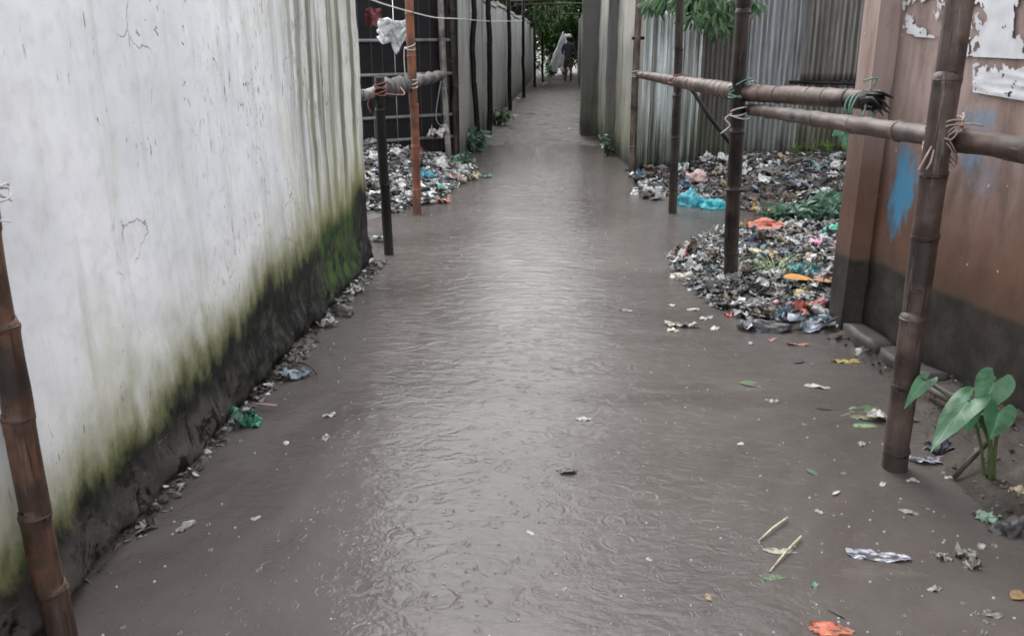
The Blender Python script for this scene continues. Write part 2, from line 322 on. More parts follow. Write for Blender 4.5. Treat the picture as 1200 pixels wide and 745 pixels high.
# ------------------------------------------------------------------ mesh helpers
def tag(o, label=None, cat=None, group=None, kind=None):
    for k, v in (('label', label), ('category', cat), ('group', group), ('kind', kind)):
        if v: o[k] = v
    return o
def mk(name, vs_, fs, mat=None, parent=None, smooth=True, cols=None, uvs=None, loc=None):
    me = bpy.data.meshes.new(name); me.from_pydata([tuple(v) for v in vs_], [], fs); me.update()
    if smooth: me.polygons.foreach_set('use_smooth', [True]*len(me.polygons))
    if mat: me.materials.append(mat)
    if cols is not None:
        a = me.color_attributes.new('Col', 'FLOAT_COLOR', 'POINT')
        a.data.foreach_set('color', [q for c in cols for q in (c[0], c[1], c[2], 1)])
    if uvs is not None:
        u = me.uv_layers.new(name='UVMap'); vi = [0]*len(me.loops); me.loops.foreach_get('vertex_index', vi)
        u.data.foreach_set('uv', [q for i in vi for q in uvs[i]])
    o = bpy.data.objects.new(name, me); col.objects.link(o)
    if parent: o.parent = parent
    if loc is not None: o.location = loc
    return o
def empty(name, loc=(0, 0, 0)):
    o = bpy.data.objects.new(name, None); o.empty_display_size = .1; col.objects.link(o); o.location = loc; return o
def box(c, s, rot=None):
    vs_ = []
    for x in (-1, 1):
        for y in (-1, 1):
            for z in (-1, 1):
                v = Vector((x*s[0]/2, y*s[1]/2, z*s[2]/2))
                if rot is not None: v = rot @ v
                vs_.append(v+Vector(c))
    return vs_, [(0, 1, 3, 2), (4, 6, 7, 5), (0, 4, 5, 1), (2, 3, 7, 6), (0, 2, 6, 4), (1, 5, 7, 3)]
def merge(*gs):
    V, F = [], []
    for v, f in gs:
        n = len(V); V += list(v); F += [tuple(i+n for i in q) for q in f]
    return V, F
def tube(pts, rads, seg=10, cap=True):
    pts = [Vector(p) for p in pts]; n = len(pts); V, F = [], []
    if not isinstance(rads, (list, tuple)): rads = [rads]*n
    t0 = (pts[1]-pts[0]).normalized(); a = t0.orthogonal().normalized()
    for i, p in enumerate(pts):
        t = (pts[min(i+1, n-1)]-pts[max(i-1, 0)]).normalized()
        a = (a-t*a.dot(t)).normalized(); b = t.cross(a)
        for k in range(seg):
            q = 2*math.pi*k/seg; V.append(p+(a*math.cos(q)+b*math.sin(q))*rads[i])
    for i in range(n-1):
        for k in range(seg):
            F.append((i*seg+k, i*seg+(k+1) % seg, (i+1)*seg+(k+1) % seg, (i+1)*seg+k))
    if cap: F.append(tuple(range(seg))[::-1]); F.append(tuple((n-1)*seg+k for k in range(seg)))
    return V, F
def bamboo(name, p0, p1, r0, r1, mat, nodemat, label, cat, step=.33, seed=0, bend=.012, group=None, seg=16, first=.12, wob=.0):
    """culm with swollen joints; each joint scar is its own ring"""
    rd = random.Random(seed); p0, p1 = Vector(p0), Vector(p1); L = (p1-p0).length; d = (p1-p0)/L
    a = d.orthogonal().normalized(); b = d.cross(a); ph = rd.uniform(0, 6)
    nodes = []; s = first
    while s < L-.03: nodes.append(s); s += step*rd.uniform(.82, 1.18)
    def at(s):
        k = s/L
        off = a*(math.sin(k*math.pi+ph*.0)*bend*math.cos(ph)+wob*nz(s*2.3, seed))+b*(math.sin(k*math.pi)*bend*math.sin(ph)+wob*nz(s*2.3, seed+9))
        i = sum(1 for q in nodes if q < s)
        off = off+a*(.004*math.sin(i*2.1+seed))
        return p0+d*s+off, lerp(r0, r1, k)
    ss = sorted(set([0, L]+[q+e for q in nodes for e in (-.03, -.012, -.004, 0, .005, .012, .03) if 0 < q+e < L]+[L*i/24 for i in range(25)]))
    pts, rr = [], []
    for s in ss:
        p, r = at(s); bulge = 0
        for q in nodes:
            u = s-q
            if abs(u) < .035: bulge = max(bulge, .075*math.exp(-(u/.011)**2))
            if 0 < u < .03: bulge -= .03
        pts.append(p); rr.append(r*(1+bulge+.02*nz(s*5, seed)))
    V, F = tube(pts, rr, seg)
    V = [v+Vector((nz(v.x, v.y, v.z, 9), nz(v.y, v.z, v.x, 9), 0))*r0*.05 for v in V]
    base = p0.copy(); o = mk(name, [v-base for v in V], F, mat, loc=base); tag(o, label, cat, group)
    for q in nodes:
        p, r = at(q)
        tv, tf = tube([p-d*.0035, p-d*.0012, p+d*.0012, p+d*.0035], [r*1.03, r*1.085, r*1.085, r*1.03], seg)
        mk('node_ring', [v-base for v in tv], tf, nodemat, o)
    return o
def rope(pts, r, sub=6):
    P = [Vector(p) for p in pts]; out = []
    for i in range(len(P)-1):
        a, b, c, d = P[max(i-1, 0)], P[i], P[i+1], P[min(i+2, len(P)-1)]
        for k in range(sub):
            t = k/sub; t2, t3 = t*t, t*t*t
            out.append(.5*((2*b)+(c-a)*t+(2*a-5*b+4*c-d)*t2+(3*b-a-3*c+d)*t3))
    out.append(P[-1]); return tube(out, r, 6)
def wraps(c, axis, rad, n, r, seed, spread=.03, tilt=.35, extra=None):
    """n irregular rope turns round an axis, one continuous cord, plus loose tails"""
    rd = random.Random(seed); axis = Vector(axis).normalized(); a = axis.orthogonal().normalized(); b = axis.cross(a); pts = []
    for i in range(n*10+1):
        q = 2*math.pi*i/10; k = i/(n*10)
        tl = tilt*math.sin(q+rd.uniform(-.1, .1)+math.floor(i/10)*1.7)
        pts.append(Vector(c)+(a*math.cos(q)+b*math.sin(q))*rad*(1+.05*rd.random())+axis*((k-.5)*2*spread+tl*rad*.6))
    g = [rope(pts, r, 2)]
    for e in (extra or []): g.append(rope(e, r*.9, 5))
    return merge(*g)
def crumple(w_, d_, n=9, amp=.02, seed=0, curl=0., rag=.12, droop=0.):
    V, F = [], []
    for i in range(n+1):
        for j in range(n+1):
            u, v = i/n-.5, j/n-.5
            e = 1+rag*2.6*nz(u*3+seed*3.1, v*3-seed, seed)+rag*1.2*nz(u*8-seed, v*8+seed*2, seed)
            e *= 1-.28*max(0, abs(u)+abs(v)-.55)/.45
            x, y = u*w_*e, v*d_*e
            z = amp*(abs(nz(u*2.6+seed*1.3, v*2.6*d_/w_, seed*1.7))*2.2+1.1*abs(nz(u*6+seed, v*6*d_/w_+seed, seed)))+curl*(u*u*4)*w_*.3-droop*max(0, abs(v)-.2)
            V.append((x+amp*.8*nz(v*5, seed, u*5), y+amp*.8*nz(u*5, seed+4, v*5), z+.25*amp*nz(i*7.3+seed, j*5.9, seed)))
    for i in range(n):
        for j in range(n):
            q = i*(n+1)+j; F.append((q, q+n+1, q+n+2, q+1))
    return V, F
def puff(w_, d_, h_, seed=0, knot=True, n=4):
    bm = bmesh.new(); bmesh.ops.create_icosphere(bm, subdivisions=n, radius=1)
    for v in bm.verts:
        p = v.co; k = 1+.38*mn.noise(p*1.6+Vector((seed, 0, 0)))-.42*abs(mn.noise(p*2.7+Vector((0, seed, 0))))-.22*abs(mn.noise(p*6+Vector((seed, seed, 0))))+.12
        z = max(p.z, -.35)
        v.co = Vector((p.x*k*w_/2, p.y*k*d_/2, (z+.35)*k*h_/1.35))
        if knot and p.z > .88: v.co.z += h_*.28; v.co.x *= .6; v.co.y *= .6
    V = [v.co.copy() for v in bm.verts]; F = [tuple(v.index for v in f.verts) for f in bm.faces]; bm.free(); return V, F
def leafblade(L, W, seed=0, droop=.25, fold=.25):
    V, F = [], []
    for i in range(7):
        t = i/6; hw = W/2*(math.sin(math.pi*min(1, t*.96+.04))**.8 if 0 < t < 1 else .02)
        z = -droop*L*t*t
        V += [(t*L, -hw, z+hw*fold), (t*L, 0, z), (t*L, hw, z+hw*fold)]
    for i in range(6):
        for k in (0, 1): F.append((i*3+k, i*3+k+1, i*3+k+4, i*3+k+3))
    return V, F
def xf(g, loc=(0, 0, 0), rot=(0, 0, 0), s=1.):
    from mathutils import Euler
    m = Euler(rot).to_matrix(); l = Vector(loc); return [m @ (Vector(v)*s)+l for v in g[0]], g[1]
def basis(d, up):
    x = Vector(d).normalized(); z = Vector(up); z = (z-x*z.dot(x)).normalized(); y = z.cross(x)
    return Matrix((x, y, z)).transposed()

# ------------------------------------------------------------------ ground and water
EDGE_R = [(4.2, 1.66), (4.45, 1.40), (4.6, 1.10), (4.9, .95), (5.4, .84), (5.8, .77), (6.2, .82), (6.6, 1.0), (7.0, 1.25), (7.35, 1.6), (7.7, 1.85), (8.1, 1.72), (8.4, 1.15), (8.6, .82), (9.2, .78), (10.2, .80), (12, .75)]
EDGE_B = [(1.0, 1.62), (1.9, 1.52), (2.3, 1.45), (2.6, 1.42), (2.9, 1.41), (3.15, 1.42), (3.4, 1.47), (3.8, 1.49), (4.2, 1.43), (4.5, 1.34)]
EDGE_L = [(5.85, -1.62), (7.4, -1.7), (7.8, -1.5), (8.2, -1.28), (9.0, -1.2), (9.8, -1.1), (10.3, -1.0), (10.8, -1.15), (11.4, -1.36), (14, -1.4)]
def wallx(y): return 1.60+(4.45-y)*.222
def height(x, y):
    n = fbm(x, y, 0, 1.7, 4); n2 = fbm(x, y, 3, 7, 3)
    h = -.075+.01*n
    if y < 4.5: e = x-(interp(EDGE_B, y)+.05*n+.02*n2); h += .085*sstep(-.06, .06, e)+(.09*sstep(3.6, 3.0, y)+.02)*sstep(.02, .35, e)+(.045*n2+.030*abs(fbm(x, y, 7, 19, 3)))*sstep(-.04, .06, e)
    else:
        e = x-(interp(EDGE_R, y)+.08*n+.03*n2)
        if y < 12: h += .085*sstep(-.25, .12, e)+(.13 if y < 7.4 else .20)*sstep(.05, 1.6, e)+.02*n2*sstep(0, .2, e)
    if y > 5.86:
        e = interp(EDGE_L, y)+.06*n-x; h += .085*sstep(-.12, .12, e)+.30*sstep(.0, 1.6, e)*sstep(7.2, 9.5, y)+.02*n2*sstep(0, .2, e)
    else:
        wd = .05+.05*sstep(2.2, 3.4, y)+.05*n
        e = -1.38+wd-x; h += .095*sstep(-.06, .05, e)+.015*n2*sstep(-.02, .05, e)
    if y > 11: h += (.085+.014*n)*sstep(11.4, 14.0, y)
    if y > 24 : h += .02*sstep(24, 30, y)+.08*sstep(34, 38, y)
    return h
def frange(a, b, s):
    n = int(round((b-a)/s)); return [a+(b-a)*i/n for i in range(n)]
xs = [-400, -90, -25, -8, -4.5]+frange(-3.2, -1.6, .08)+frange(-1.6, -.9, .025)+frange(-.9, .6, .1)+frange(.6, 2.3, .03)+frange(2.3, 4.4, .1)+[4.4, 8, 25, 90, 400]
ys = [-120, -25, -6, 0, 1.0]+frange(1.4, 4.6, .035)+frange(4.6, 12, .05)+frange(12, 20, .25)+frange(20, 46, 1.)+[46, 60, 120, 600]
V = [(x, y, height(x, y)) for y in ys for x in xs]; nx_ = len(xs)
F = [(j*nx_+i, j*nx_+i+1, (j+1)*nx_+i+1, (j+1)*nx_+i) for j in range(len(ys)-1) for i in range(nx_-1)]
tag(mk('ground', V, F, MT['mud']), kind='structure')
tag(mk('water', [(-9, -30, 0), (9, -30, 0), (9, 46, 0), (-9, 46, 0)], [(0, 1, 2, 3)], MT['water'], smooth=False), kind='structure')
def drop(px, py, up=0., it=4):
    z = 0.
    for _ in range(it):
        p = gz(px, py, z); z = max(0., height(p.x, p.y))
    return Vector((p.x, p.y, z+up))

# ------------------------------------------------------------------ near white wall (left)
def wallgrid(o, d, n, L, H, nu, nv, amp, seed, z0=-.25, thick=.22, pw=1.):
    """front face as an uneven grid, with ends, back and top closed"""
    V, F = [], []
    for i in range(nu+1):
        for j in range(nv+1):
            u, z = L*i/nu, z0+(H-z0)*(j/nv)**pw
            p = Vector(o)+d*u+Vector((0, 0, z)); V.append(p+n*amp(u, z, seed))
    for i in range(nu):
        for j in range(nv):
            q = i*(nv+1)+j; F.append((q, q+nv+1, q+nv+2, q+1))
    k = len(V)
    for i in (0, nu):
        for j in (0, nv):
            V.append(Vector(o)+d*(L*i/nu)+Vector((0, 0, z0+(H-z0)*j/nv))-n*thick)
    b0, b1, c0, c1 = k, k+1, k+2, k+3
    F.append((b0, b1, c1, c0))
    F.append(tuple(range(nv+1))[::-1]+(b0, b1)[:1]+(b1,)) if False else None
    F[-1:] = []
    F.append(tuple([b0]+list(range(0, nv+1))+[b1])); e = nu*(nv+1)
    F.append(tuple([c1]+list(range(e+nv, e-1, -1))+[c0]))
    F.append(tuple([b1]+[i*(nv+1)+nv for i in range(nu+1)]+[c1]))
    return V, F
def amp_white(u, z, s):
    y = u-1.2
    a = .010*fbm(y, z, s, 1.2, 3)+.004*fbm(y, z, s, 9, 3)
    lo = sstep(.24, .06, z); a += lo*(.026+.030*fbm(y*1.3, z*2, s, 4, 4)+.014*abs(fbm(y, z*1.6, s, 17, 3)))+.006*sstep(.5, .2, z)*fbm(y, z, s, 15, 3)
    under = sstep(.045+.03*nz(y*2, s), .0, z); return a-under*.07
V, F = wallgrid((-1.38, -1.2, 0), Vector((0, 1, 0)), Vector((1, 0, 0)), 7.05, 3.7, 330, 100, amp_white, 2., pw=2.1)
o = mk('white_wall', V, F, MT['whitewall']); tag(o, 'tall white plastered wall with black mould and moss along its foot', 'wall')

# ------------------------------------------------------------------ brown wall with end pillar (right)
def amp_brown(u, z, s): return .006*fbm(u, z, s, 2, 3)+.003*fbm(u, z, s, 11, 2)
V, F = wallgrid(BW0-Vector((0, 0, 0)), BWD, BWN, 5.2, 2.7, 90, 60, amp_brown, 5.)
brown = mk('brown_wall', V, F, MT['brownwall']); tag(brown, 'brown painted wall with torn paper, blue smears and a damp grey base', 'wall')
def quadbox(pts, z0, z1, nj=30, amp=.004, seed=1):
    """upright prism on a footprint, sides subdivided and slightly uneven"""
    V, F = [], []; k = len(pts); per = []
    for i in range(k):
        a, b = Vector(pts[i]), Vector(pts[(i+1) % k])
        for s in range(6): per.append(a.lerp(b, s/6))
    m = len(per)
    for j in range(nj+1):
        z = lerp(z0, z1, j/nj)
        for p in per: V.append(Vector((p.x, p.y, z))+Vector((nz(p.x*3, p.y*3, z*3+seed), nz(p.y*3, z*3, seed), 0))*amp)
    for j in range(nj):
        for i in range(m): F.append((j*m+i, j*m+(i+1) % m, (j+1)*m+(i+1) % m, (j+1)*m+i))
    F.append(tuple(nj*m+i for i in range(m))); return V, F
V, F = quadbox([(1.497, 4.46, 0), (1.72, 4.46, 0), (1.72, 4.70, 0), (1.485, 4.66, 0)], -.25, 2.8)
mk('pillar', V, F, MT['brownwall'], brown, smooth=False)
V, F = [], []                                     # footing ledge at the wall foot, broken into lengths
u = .02
for k, L in enumerate((.34, .42, .38, .5, .6)):
    a = BW0+BWD*u+BWN*.075; b = BW0+BWD*(u+L-.012)+BWN*.068
    g = box((0, 0, 0), (L-.012, .10, .16)); rot = Matrix.Rotation(math.atan2(BWD.y, BWD.x), 3, 'Z')
    bm = bmesh.new(); me = bpy.data.meshes.new('t'); me.from_pydata([tuple(v) for v in g[0]], [], g[1]); bm.from_mesh(me)
    bmesh.ops.subdivide_edges(bm, edges=bm.edges[:], cuts=4, use_grid_fill=True)
    V = [rot @ Vector((v.co.x, v.co.y, v.co.z))*1+(a+b)/2+Vector((0, 0, .005-.012*k))+Vector((nz(v.co.x*9+k, v.co.y*9, v.co.z*9), nz(v.co.y*9, k, v.co.x*9), nz(k, v.co.z*7, v.co.x*9)))*.02 for v in bm.verts]
    F = [tuple(v.index for v in f.verts) for f in bm.faces]; bm.free()
    mk('footing_block', V, F, MT['footing'], brown); u += L
def torn(name, pts, label, seed, thr, n=84, strips=.0):
    """torn poster remnant: the paper that is left, cut out along ragged edges"""
    P = [bw(*p) for p in pts]; V, F = [], []; idx = {}
    keep = set()
    for i in range(n):
        for j in range(n):
            u, v = (i+.5)/n, (j+.5)/n
            e = min(u, 1-u, v*1.2, 1-v)*2
            f = fbm(u*2.6*(1+strips*2), v*2.6, seed, 1, 5)+.5*fbm(u*9*(1+strips*2), v*5, seed+3, 1, 3)
            if f > thr(u, v)-.3*min(e, .5): keep.add((i, j))
    for (i, j) in keep:
        q = []
        for (a, b) in ((i, j), (i+1, j), (i+1, j+1), (i, j+1)):
            if (a, b) not in idx:
                u, v = a/n+.35/n*nz(a*.9, b*.9, seed), b/n+.35/n*nz(a*.9, b*.9, seed+5)
                p = P[0].lerp(P[1], u).lerp(P[3].lerp(P[2], u), v)
                idx[(a, b)] = len(V); V.append(p+BWN*(.012+.003*nz(u*5, v*5, seed)))
            q.append(idx[(a, b)])
        F.append(tuple(q))
    o = mk(name, V, F, MT['paper'], smooth=False); m = o.modifiers.new('thick', 'SOLIDIFY'); m.thickness = .0008
    tag(o, label, 'poster'); return o
torn('torn_poster', [(1062, -30), (1112, -30), (1112, 46), (1058, 42)], 'white torn paper scraps on the brown wall left of the thick bamboo post', 3, lambda u, v: .22+.3*abs(u-.7)+(.5 if v < .03 else 0))
torn('torn_poster', [(1128, -40), (1215, -40), (1215, 70), (1126, 66)], 'large torn white poster on the brown wall right of the thick bamboo post', 11, lambda u, v: -.12-.30*(.7-u)+.35*max(0, v-.85)+.15*max(0, u-.55)*3)
torn('torn_poster', [(1143, 72), (1225, 78), (1225, 122), (1143, 108)], 'pale lower poster strip with torn top on the brown wall', 21, lambda u, v: -.55+1.1*max(0, .38-v)*2.2, strips=1.)

# ------------------------------------------------------------------ right alley wall, pier, and far left wall
p_a, p_b = Vector((.835, 10.75, 0)), Vector((.50, 14.3, 0))
d_ = (p_b-p_a).normalized(); n_ = Vector((-abs(d_.y), d_.x, 0)).normalized(); n_ = Vector((-d_.y, d_.x, 0)); n_ = -n_ if n_.x > 0 else n_
V, F = wallgrid(p_a, d_, n_, (p_b-p_a).length, 2.7, 40, 40, lambda u, z, s: .012*fbm(u, z, s, 3, 3), 7., thick=.2)
rw = mk('mossy_wall', V, F, MT['conR']); tag(rw, 'streaked mossy grey wall on the right side of the alley', 'wall')
for (y_, x_, w_) in ((12.35, .60, .13), ):
    V, F = quadbox([(x_-.05, y_, 0), (x_+.09, y_, 0), (x_+.09, y_+.2, 0), (x_-.05, y_+.2, 0)], -.1, 2.65, 20, .02, 4); mk('buttress', V, F, MT['pier'], rw)
V, F = quadbox([(.235, 14.5, 0), (.60, 14.5, 0), (.60, 14.95, 0), (.235, 14.95, 0)], -.1, 2.9, 24, .02, 2)
o = mk('concrete_pier', V, F, MT['pier'], smooth=False); tag(o, 'dark damp concrete pier where the alley narrows', 'pier')
V, F = wallgrid((.46, 14.97, 0), Vector((0, 1, 0)), Vector((-1, 0, 0)), 25, 2.4, 50, 16, lambda u, z, s: .015*fbm(u, z, s, 2, 3), 9., thick=.2)
tag(mk('grey_wall', V, F, MT['pier']), 'dark wall running on along the alley behind the concrete pier', 'wall')

lw = empty('concrete_wall', (-1.36, 11.5, 0)); tag(lw, 'long grey rendered wall along the left side of the alley', 'wall')
ly = [11.45, 12.6, 14.75, 17.6, 20.3, 23.2, 26.5, 30.5, 37.5]
for i, (a, b) in enumerate(zip(ly, ly[1:])):
    hgt = 2.28 if i < 2 else 2.20-.03*(i % 3)
    V, F = wallgrid((-1.40-.012*(i % 2), a+.012, 0), Vector((0, 1, 0)), Vector((1, 0, 0)), b-a-.024, hgt, 16, 26, lambda u, z, s: .012*fbm(u, z, s, 2.5, 3), 3.+i*2.3, thick=.14)
    mk('panel', [v-Vector((-1.36, 11.5, 0)) for v in V], F, MT['conL'], lw)
    V, F = box((-1.47, (a+b)/2, hgt+.025), (.20, b-a-.03, .055)); mk('coping', [v-Vector((-1.36, 11.5, 0)) for v in V], F, MT['conL'], lw, smooth=False)
for i, (px, py, wid, lab) in enumerate(((541, 172, .085, 'thin bent dark pole, nearest of those along the grey wall'), (568, 158, .125, 'thickest black pole against the long grey wall'), (597, 131, .13, 'dark pole third along the long grey wall'), (614, 115, .14, 'dark pole fourth along the long grey wall'), (627, 103, .12, 'dark pole fifth along the long grey wall, far down the alley'), (636, 97, .11, 'farthest dark pole along the long grey wall'))):
    b = gz(px, py, 0.0); b.x = max(b.x, -1.30); b.z = -.08
    bamboo('wall_pole', b, (b.x-.02+.03*nz(i, 3), b.y, 2.75), min(wid, .095)*.5, min(wid, .095)*.44, MT['bamB'], MT['node'], lab, 'pole', .5, 30+i, .03 if i else .09, 'dark poles along the alley wall', 10, wob=.02)

# ------------------------------------------------------------------ tin fence
TF0, TF1 = Vector((.93, 10.45, 0)), Vector((4.3, 11.45, 0)); TFD = (TF1-TF0).normalized(); TFN = Vector((TFD.y, -TFD.x, 0))
def tf(px): 
    p = plane_hit(px, 120, TF0, TFN); return (p-TF0).dot(TFD)
tin = empty('tin_fence', TF0); tag(tin, 'patched fence of rusty corrugated tin sheets behind the rubbish', 'fence')
def sheet(u0, u1, z0, z1, pitch, amp, mat, off, seed, lean=0., ragged=.0):
    nu, nv = max(16, int((u1-u0)/pitch*10)), 16; V, F = [], []
    for i in range(nu+1):
        for j in range(nv+1):
            u = lerp(u0, u1, i/nu); zt = z1+ragged*nz(u*9, seed); z = lerp(z0, zt, j/nv)
            p = TFD*(u+lean*(z-z0))+TFN*(off+amp*math.sin(2*math.pi*u/pitch)+.012*fbm(u, z, seed, 2, 2))+Vector((0, 0, z)); V.append(p)
    for i in range(nu):
        for j in range(nv):
            q = i*(nv+1)+j; F.append((q, q+nv+1, q+nv+2, q+1))
    o = mk('tin_sheet', V, F, mat, tin); m = o.modifiers.new('thick', 'SOLIDIFY'); m.thickness = .003; return o
sheet(tf(750), tf(797), .02, 1.86, .092, .026, MT['tinA'], .04, 1, ragged=.05)
sheet(tf(795), tf(818), .02, 1.74, .092, .026, MT['tinA'], .0, 2, ragged=.06)
sheet(tf(814), tf(876), .02, 2.3, .062, .016, MT['tinB'], -.01, 3, .0)
sheet(tf(872), tf(936), .03, 2.6, .070, .020, MT['tinC'], .035, 4, -.01)
sheet(tf(931), tf(1003), 1.06, 2.6, .074, .020, MT['tinD'], .075, 5, -.015)
sheet(tf(927), tf(1003), .03, 1.12, .074, .020, MT['tinD'], .015, 6)
sheet(tf(998), tf(1120), .03, 2.6, .076, .020, MT['tinE'], .045, 7)
for (a, b, z, mat) in ((tf(918), tf(1004), 1.045, 'bamB'), (tf(740), tf(1100), 1.55, 'bamB')):
    off = .10 if z < 1.2 else -.06
    V, F = tube([TFD*a+TFN*off+Vector((0, 0, z)), TFD*((a+b)/2)+TFN*off+Vector((0, 0, z-.012)), TFD*b+TFN*off+Vector((0, 0, z-.03))], .02, 8); mk('batten', V, F, MT[mat], tin)
# dark shed side rising behind the low tin sheets
V, F = [], []
for i in range(7):
    g = box((TF0+TFD*(.1+.16*i)-TFN*.35+Vector((0, 0, 1.5+.03*(i % 3)))), (.15, .025, 3.0), Matrix.Rotation(math.atan2(TFD.y, TFD.x), 3, 'Z'))
    if i == 0: shed = empty('board_screen', TF0-TFN*.35); tag(shed, 'dark board screen standing behind the low pale tin sheets', 'screen')
    mk('board', [v-(TF0-TFN*.35) for v in g[0]], g[1], MT['darkboard'], shed, smooth=False)

# ------------------------------------------------------------------ gate and recess on the left
GA, GB = Vector((-3.6, 9.95, 0)), Vector((-1.46, 11.25, 0)); GD = (GB-GA).normalized(); GN = Vector((GD.y, -GD.x, 0))
gate = empty('board_gate', GA); tag(gate, 'black board gate with pale rails in the left recess', 'gate'); GL = (GB-GA).length
rd = random.Random(4); u = 0.; grot = Matrix.Rotation(math.atan2(GD.y, GD.x), 3, 'Z')
while u < GL-.05:
    bwid = rd.uniform(.11, .17); g = box(GD*(u+bwid/2)+Vector((0, 0, 1.22+rd.uniform(-.05, .05)))+GN*rd.uniform(-.008, .008), (bwid-.008, .022, 2.2), grot)
    mk('board', g[0], g[1], MT['darkboard'], gate, smooth=False); u += bwid
for z in (1.53, 1.13, .62, .34):
    V, F = tube([GD*.1+GN*.045+Vector((0, 0, z+.01)), GD*1.2+GN*.05+Vector((0, 0, z-.01)), GD*(GL-.02)+GN*.045+Vector((0, 0, z))], .021, 8); mk('rail', V, F, MT['pipe'], gate)
bamboo('gate_post', (-1.50, 11.12, -.1), (-1.56, 11.05, 2.4), .042, .038, MT['greypole'], MT['nodeL'], 'pale grey pole at the end of the black gate', 'post', .5, 71, .02)
bamboo('gate_post', (-1.43, 11.2, -.1), (-1.47, 11.2, 2.4), .045, .04, MT['bamD'], MT['node'], 'knotty dark pole between the gate and the grey wall', 'post', .3, 72, .02, wob=.02)

# left fence posts
bp = gz(456, 298); bamboo('black_post', (bp.x, bp.y, -.2), (bp.x-.015, bp.y, 1.27), .037, .035, MT['bamB'], MT['node'], 'short black post standing in water beside the white wall corner', 'post', .6, 51, .006)
rp = gz(489, 251); bamboo('bamboo_post', (rp.x, rp.y, -.2), (rp.x-.02, rp.y, 2.25), .040, .037, MT['bamO'], MT['nodeO'], 'bright red-orange bamboo post in front of the black gate', 'post', .36, 52, .012)
bamboo('wrapped_pole', (-1.40, 5.93, 1.16), (-1.52, 11.0, 1.12), .037, .030, MT['greypole'], MT['clothgrey'], 'rag-wrapped grey pole lying level past the red-orange bamboo post', 'rail', .4, 53, .03, wob=.02)
# rag wrapped on that pole
def rag(p0, p1, r, seed, n=46, seg=14):
    p0, p1 = Vector(p0), Vector(p1); pts = [p0.lerp(p1, i/n)+Vector((0, 0, -.012*math.sin(i*.5+seed))) for i in range(n+1)]
    V, F = tube(pts, r, seg); return [v+Vector((nz(v.x, v.y*6, v.z, 5), nz(v.y, v.z, v.x, 9)*.3, nz(v.z, v.y*6, v.x, 5)-.3*abs(nz(v.y*4, seed))))*r*.3+Vector((nz(v.x, v.y, v.z, 30), 0, nz(v.z, v.y, v.x, 30)))*r*.28 for v in V], F
V, F = rag((-1.37, 6.6, 1.17), (-1.40, 7.75, 1.155), .058, 2); tag(mk('wrapped_rag', V, F, MT['clothgrey']), 'grey rag bound round the level pole left of the red-orange post', 'rag')
V, F = rag((-1.41, 7.85, 1.155), (-1.50, 10.6, 1.13), .05, 5); tag(mk('wrapped_rag', V, F, MT['clothgrey']), 'grey rag bound round the level pole right of the red-orange post', 'rag')
V, F = wraps((bp.x-.01, bp.y, 1.19), (0, 0, 1), .042, 6, .0045, 3, .04, .5, [[(bp.x+.03, bp.y-.04, 1.16), (bp.x+.12, bp.y+.2, 1.14), (bp.x+.06, bp.y+.4, 1.18)], [(bp.x-.03, bp.y-.03, 1.2), (bp.x-.09, bp.y-.06, 1.1), (bp.x-.07, bp.y-.05, 1.03)]])
tag(mk('rag_tie', V, F, MT['rpink']), 'pinkish rag tied round the top of the short black post', 'tie')
V, F = wraps((rp.x-.012, rp.y, 1.15), (0, 0, 1), .048, 3, .0045, 5, .035, .4, [[(rp.x-.06, rp.y-.01, 1.17), (rp.x-.065, rp.y-.02, 1.35), (rp.x-.06, rp.y-.02, 1.45)]])
tag(mk('cord_tie', V, F, MT['rwhite']), 'pale cord tied round the red-orange bamboo post at the level pole', 'tie')
V, F = wraps((rp.x-.014, rp.y, 1.46), (0, 0, 1), .044, 2, .004, 6, .02, .6); tag(mk('cord_tie', V, F, MT['rwhite']), 'thin cord turns high on the red-orange bamboo post', 'tie')
V, F = rope([(-1.52, 10.75, 1.12), (-1.56, 10.7, .9), (-1.6, 10.7, .62), (-1.53, 10.7, .52), (-1.46, 10.7, .62), (-1.47, 10.72, .9), (-1.50, 10.75, 1.1)], .006); tag(mk('cord_loop', V, F, MT['pipe']), 'loop of grey cord hanging in front of the black gate', 'cord')
V, F = rope([(-1.37, 5.80, 1.80), (-1.36, 6.6, 1.77), (-1.33, 7.73, 1.745), (-1.40, 9.6, 1.75), (-1.36, 11.2, 1.78), (-1.28, 14.7, 1.83), (-1.26, 20, 1.95), (-1.26, 26, 2.1)], .006); tag(mk('clothes_line', V, F, MT['rwhite']), 'thin pale line strung from the white wall corner along the alley', 'cord')
# white bag hung on the line
def hang_sheet(w_, h_, seed, n=14, fold=.05):
    V, F = [], []
    for i in range(n+1):
        for j in range(n+1):
            u, v = i/n-.5, j/n
            V.append((u*w_*(1-.5*v*nz(v*3, seed, 2)+.25*nz(v*4, u*3, seed)), fold*math.sin(u*9+seed)*(.4+v)+.05*nz(u*5, v*5, seed), -v*h_*(1+.75*nz(u*2.6, seed))-.22*h_*abs(nz(u*2.1, seed+3))-.1*h_*abs(math.sin(u*5+seed))))
    for i in range(n):
        for j in range(n):
            q = i*(n+1)+j; F.append((q, q+n+1, q+n+2, q+1))
    return V, F
p = gy(461, 21, 8.6); V, F = hang_sheet(.27, .22, 1); o = mk('hanging_bag', V, F, cmat((.56, .57, .58), .45), loc=p); o.rotation_euler = (0, .12, .2)
tag(o, 'white plastic sack hanging in front of the black gate', 'bag'); o.modifiers.new('thick', 'SOLIDIFY').thickness = .006
p = gy(513, 163, 10.85); V, F = crumple(.2, .16, 10, .13, 3); tag(mk('white_bundle', V, F, cmat((.62, .58, .56), .6), loc=p), 'small white bundle resting on the lowest gate rail', 'bundle')
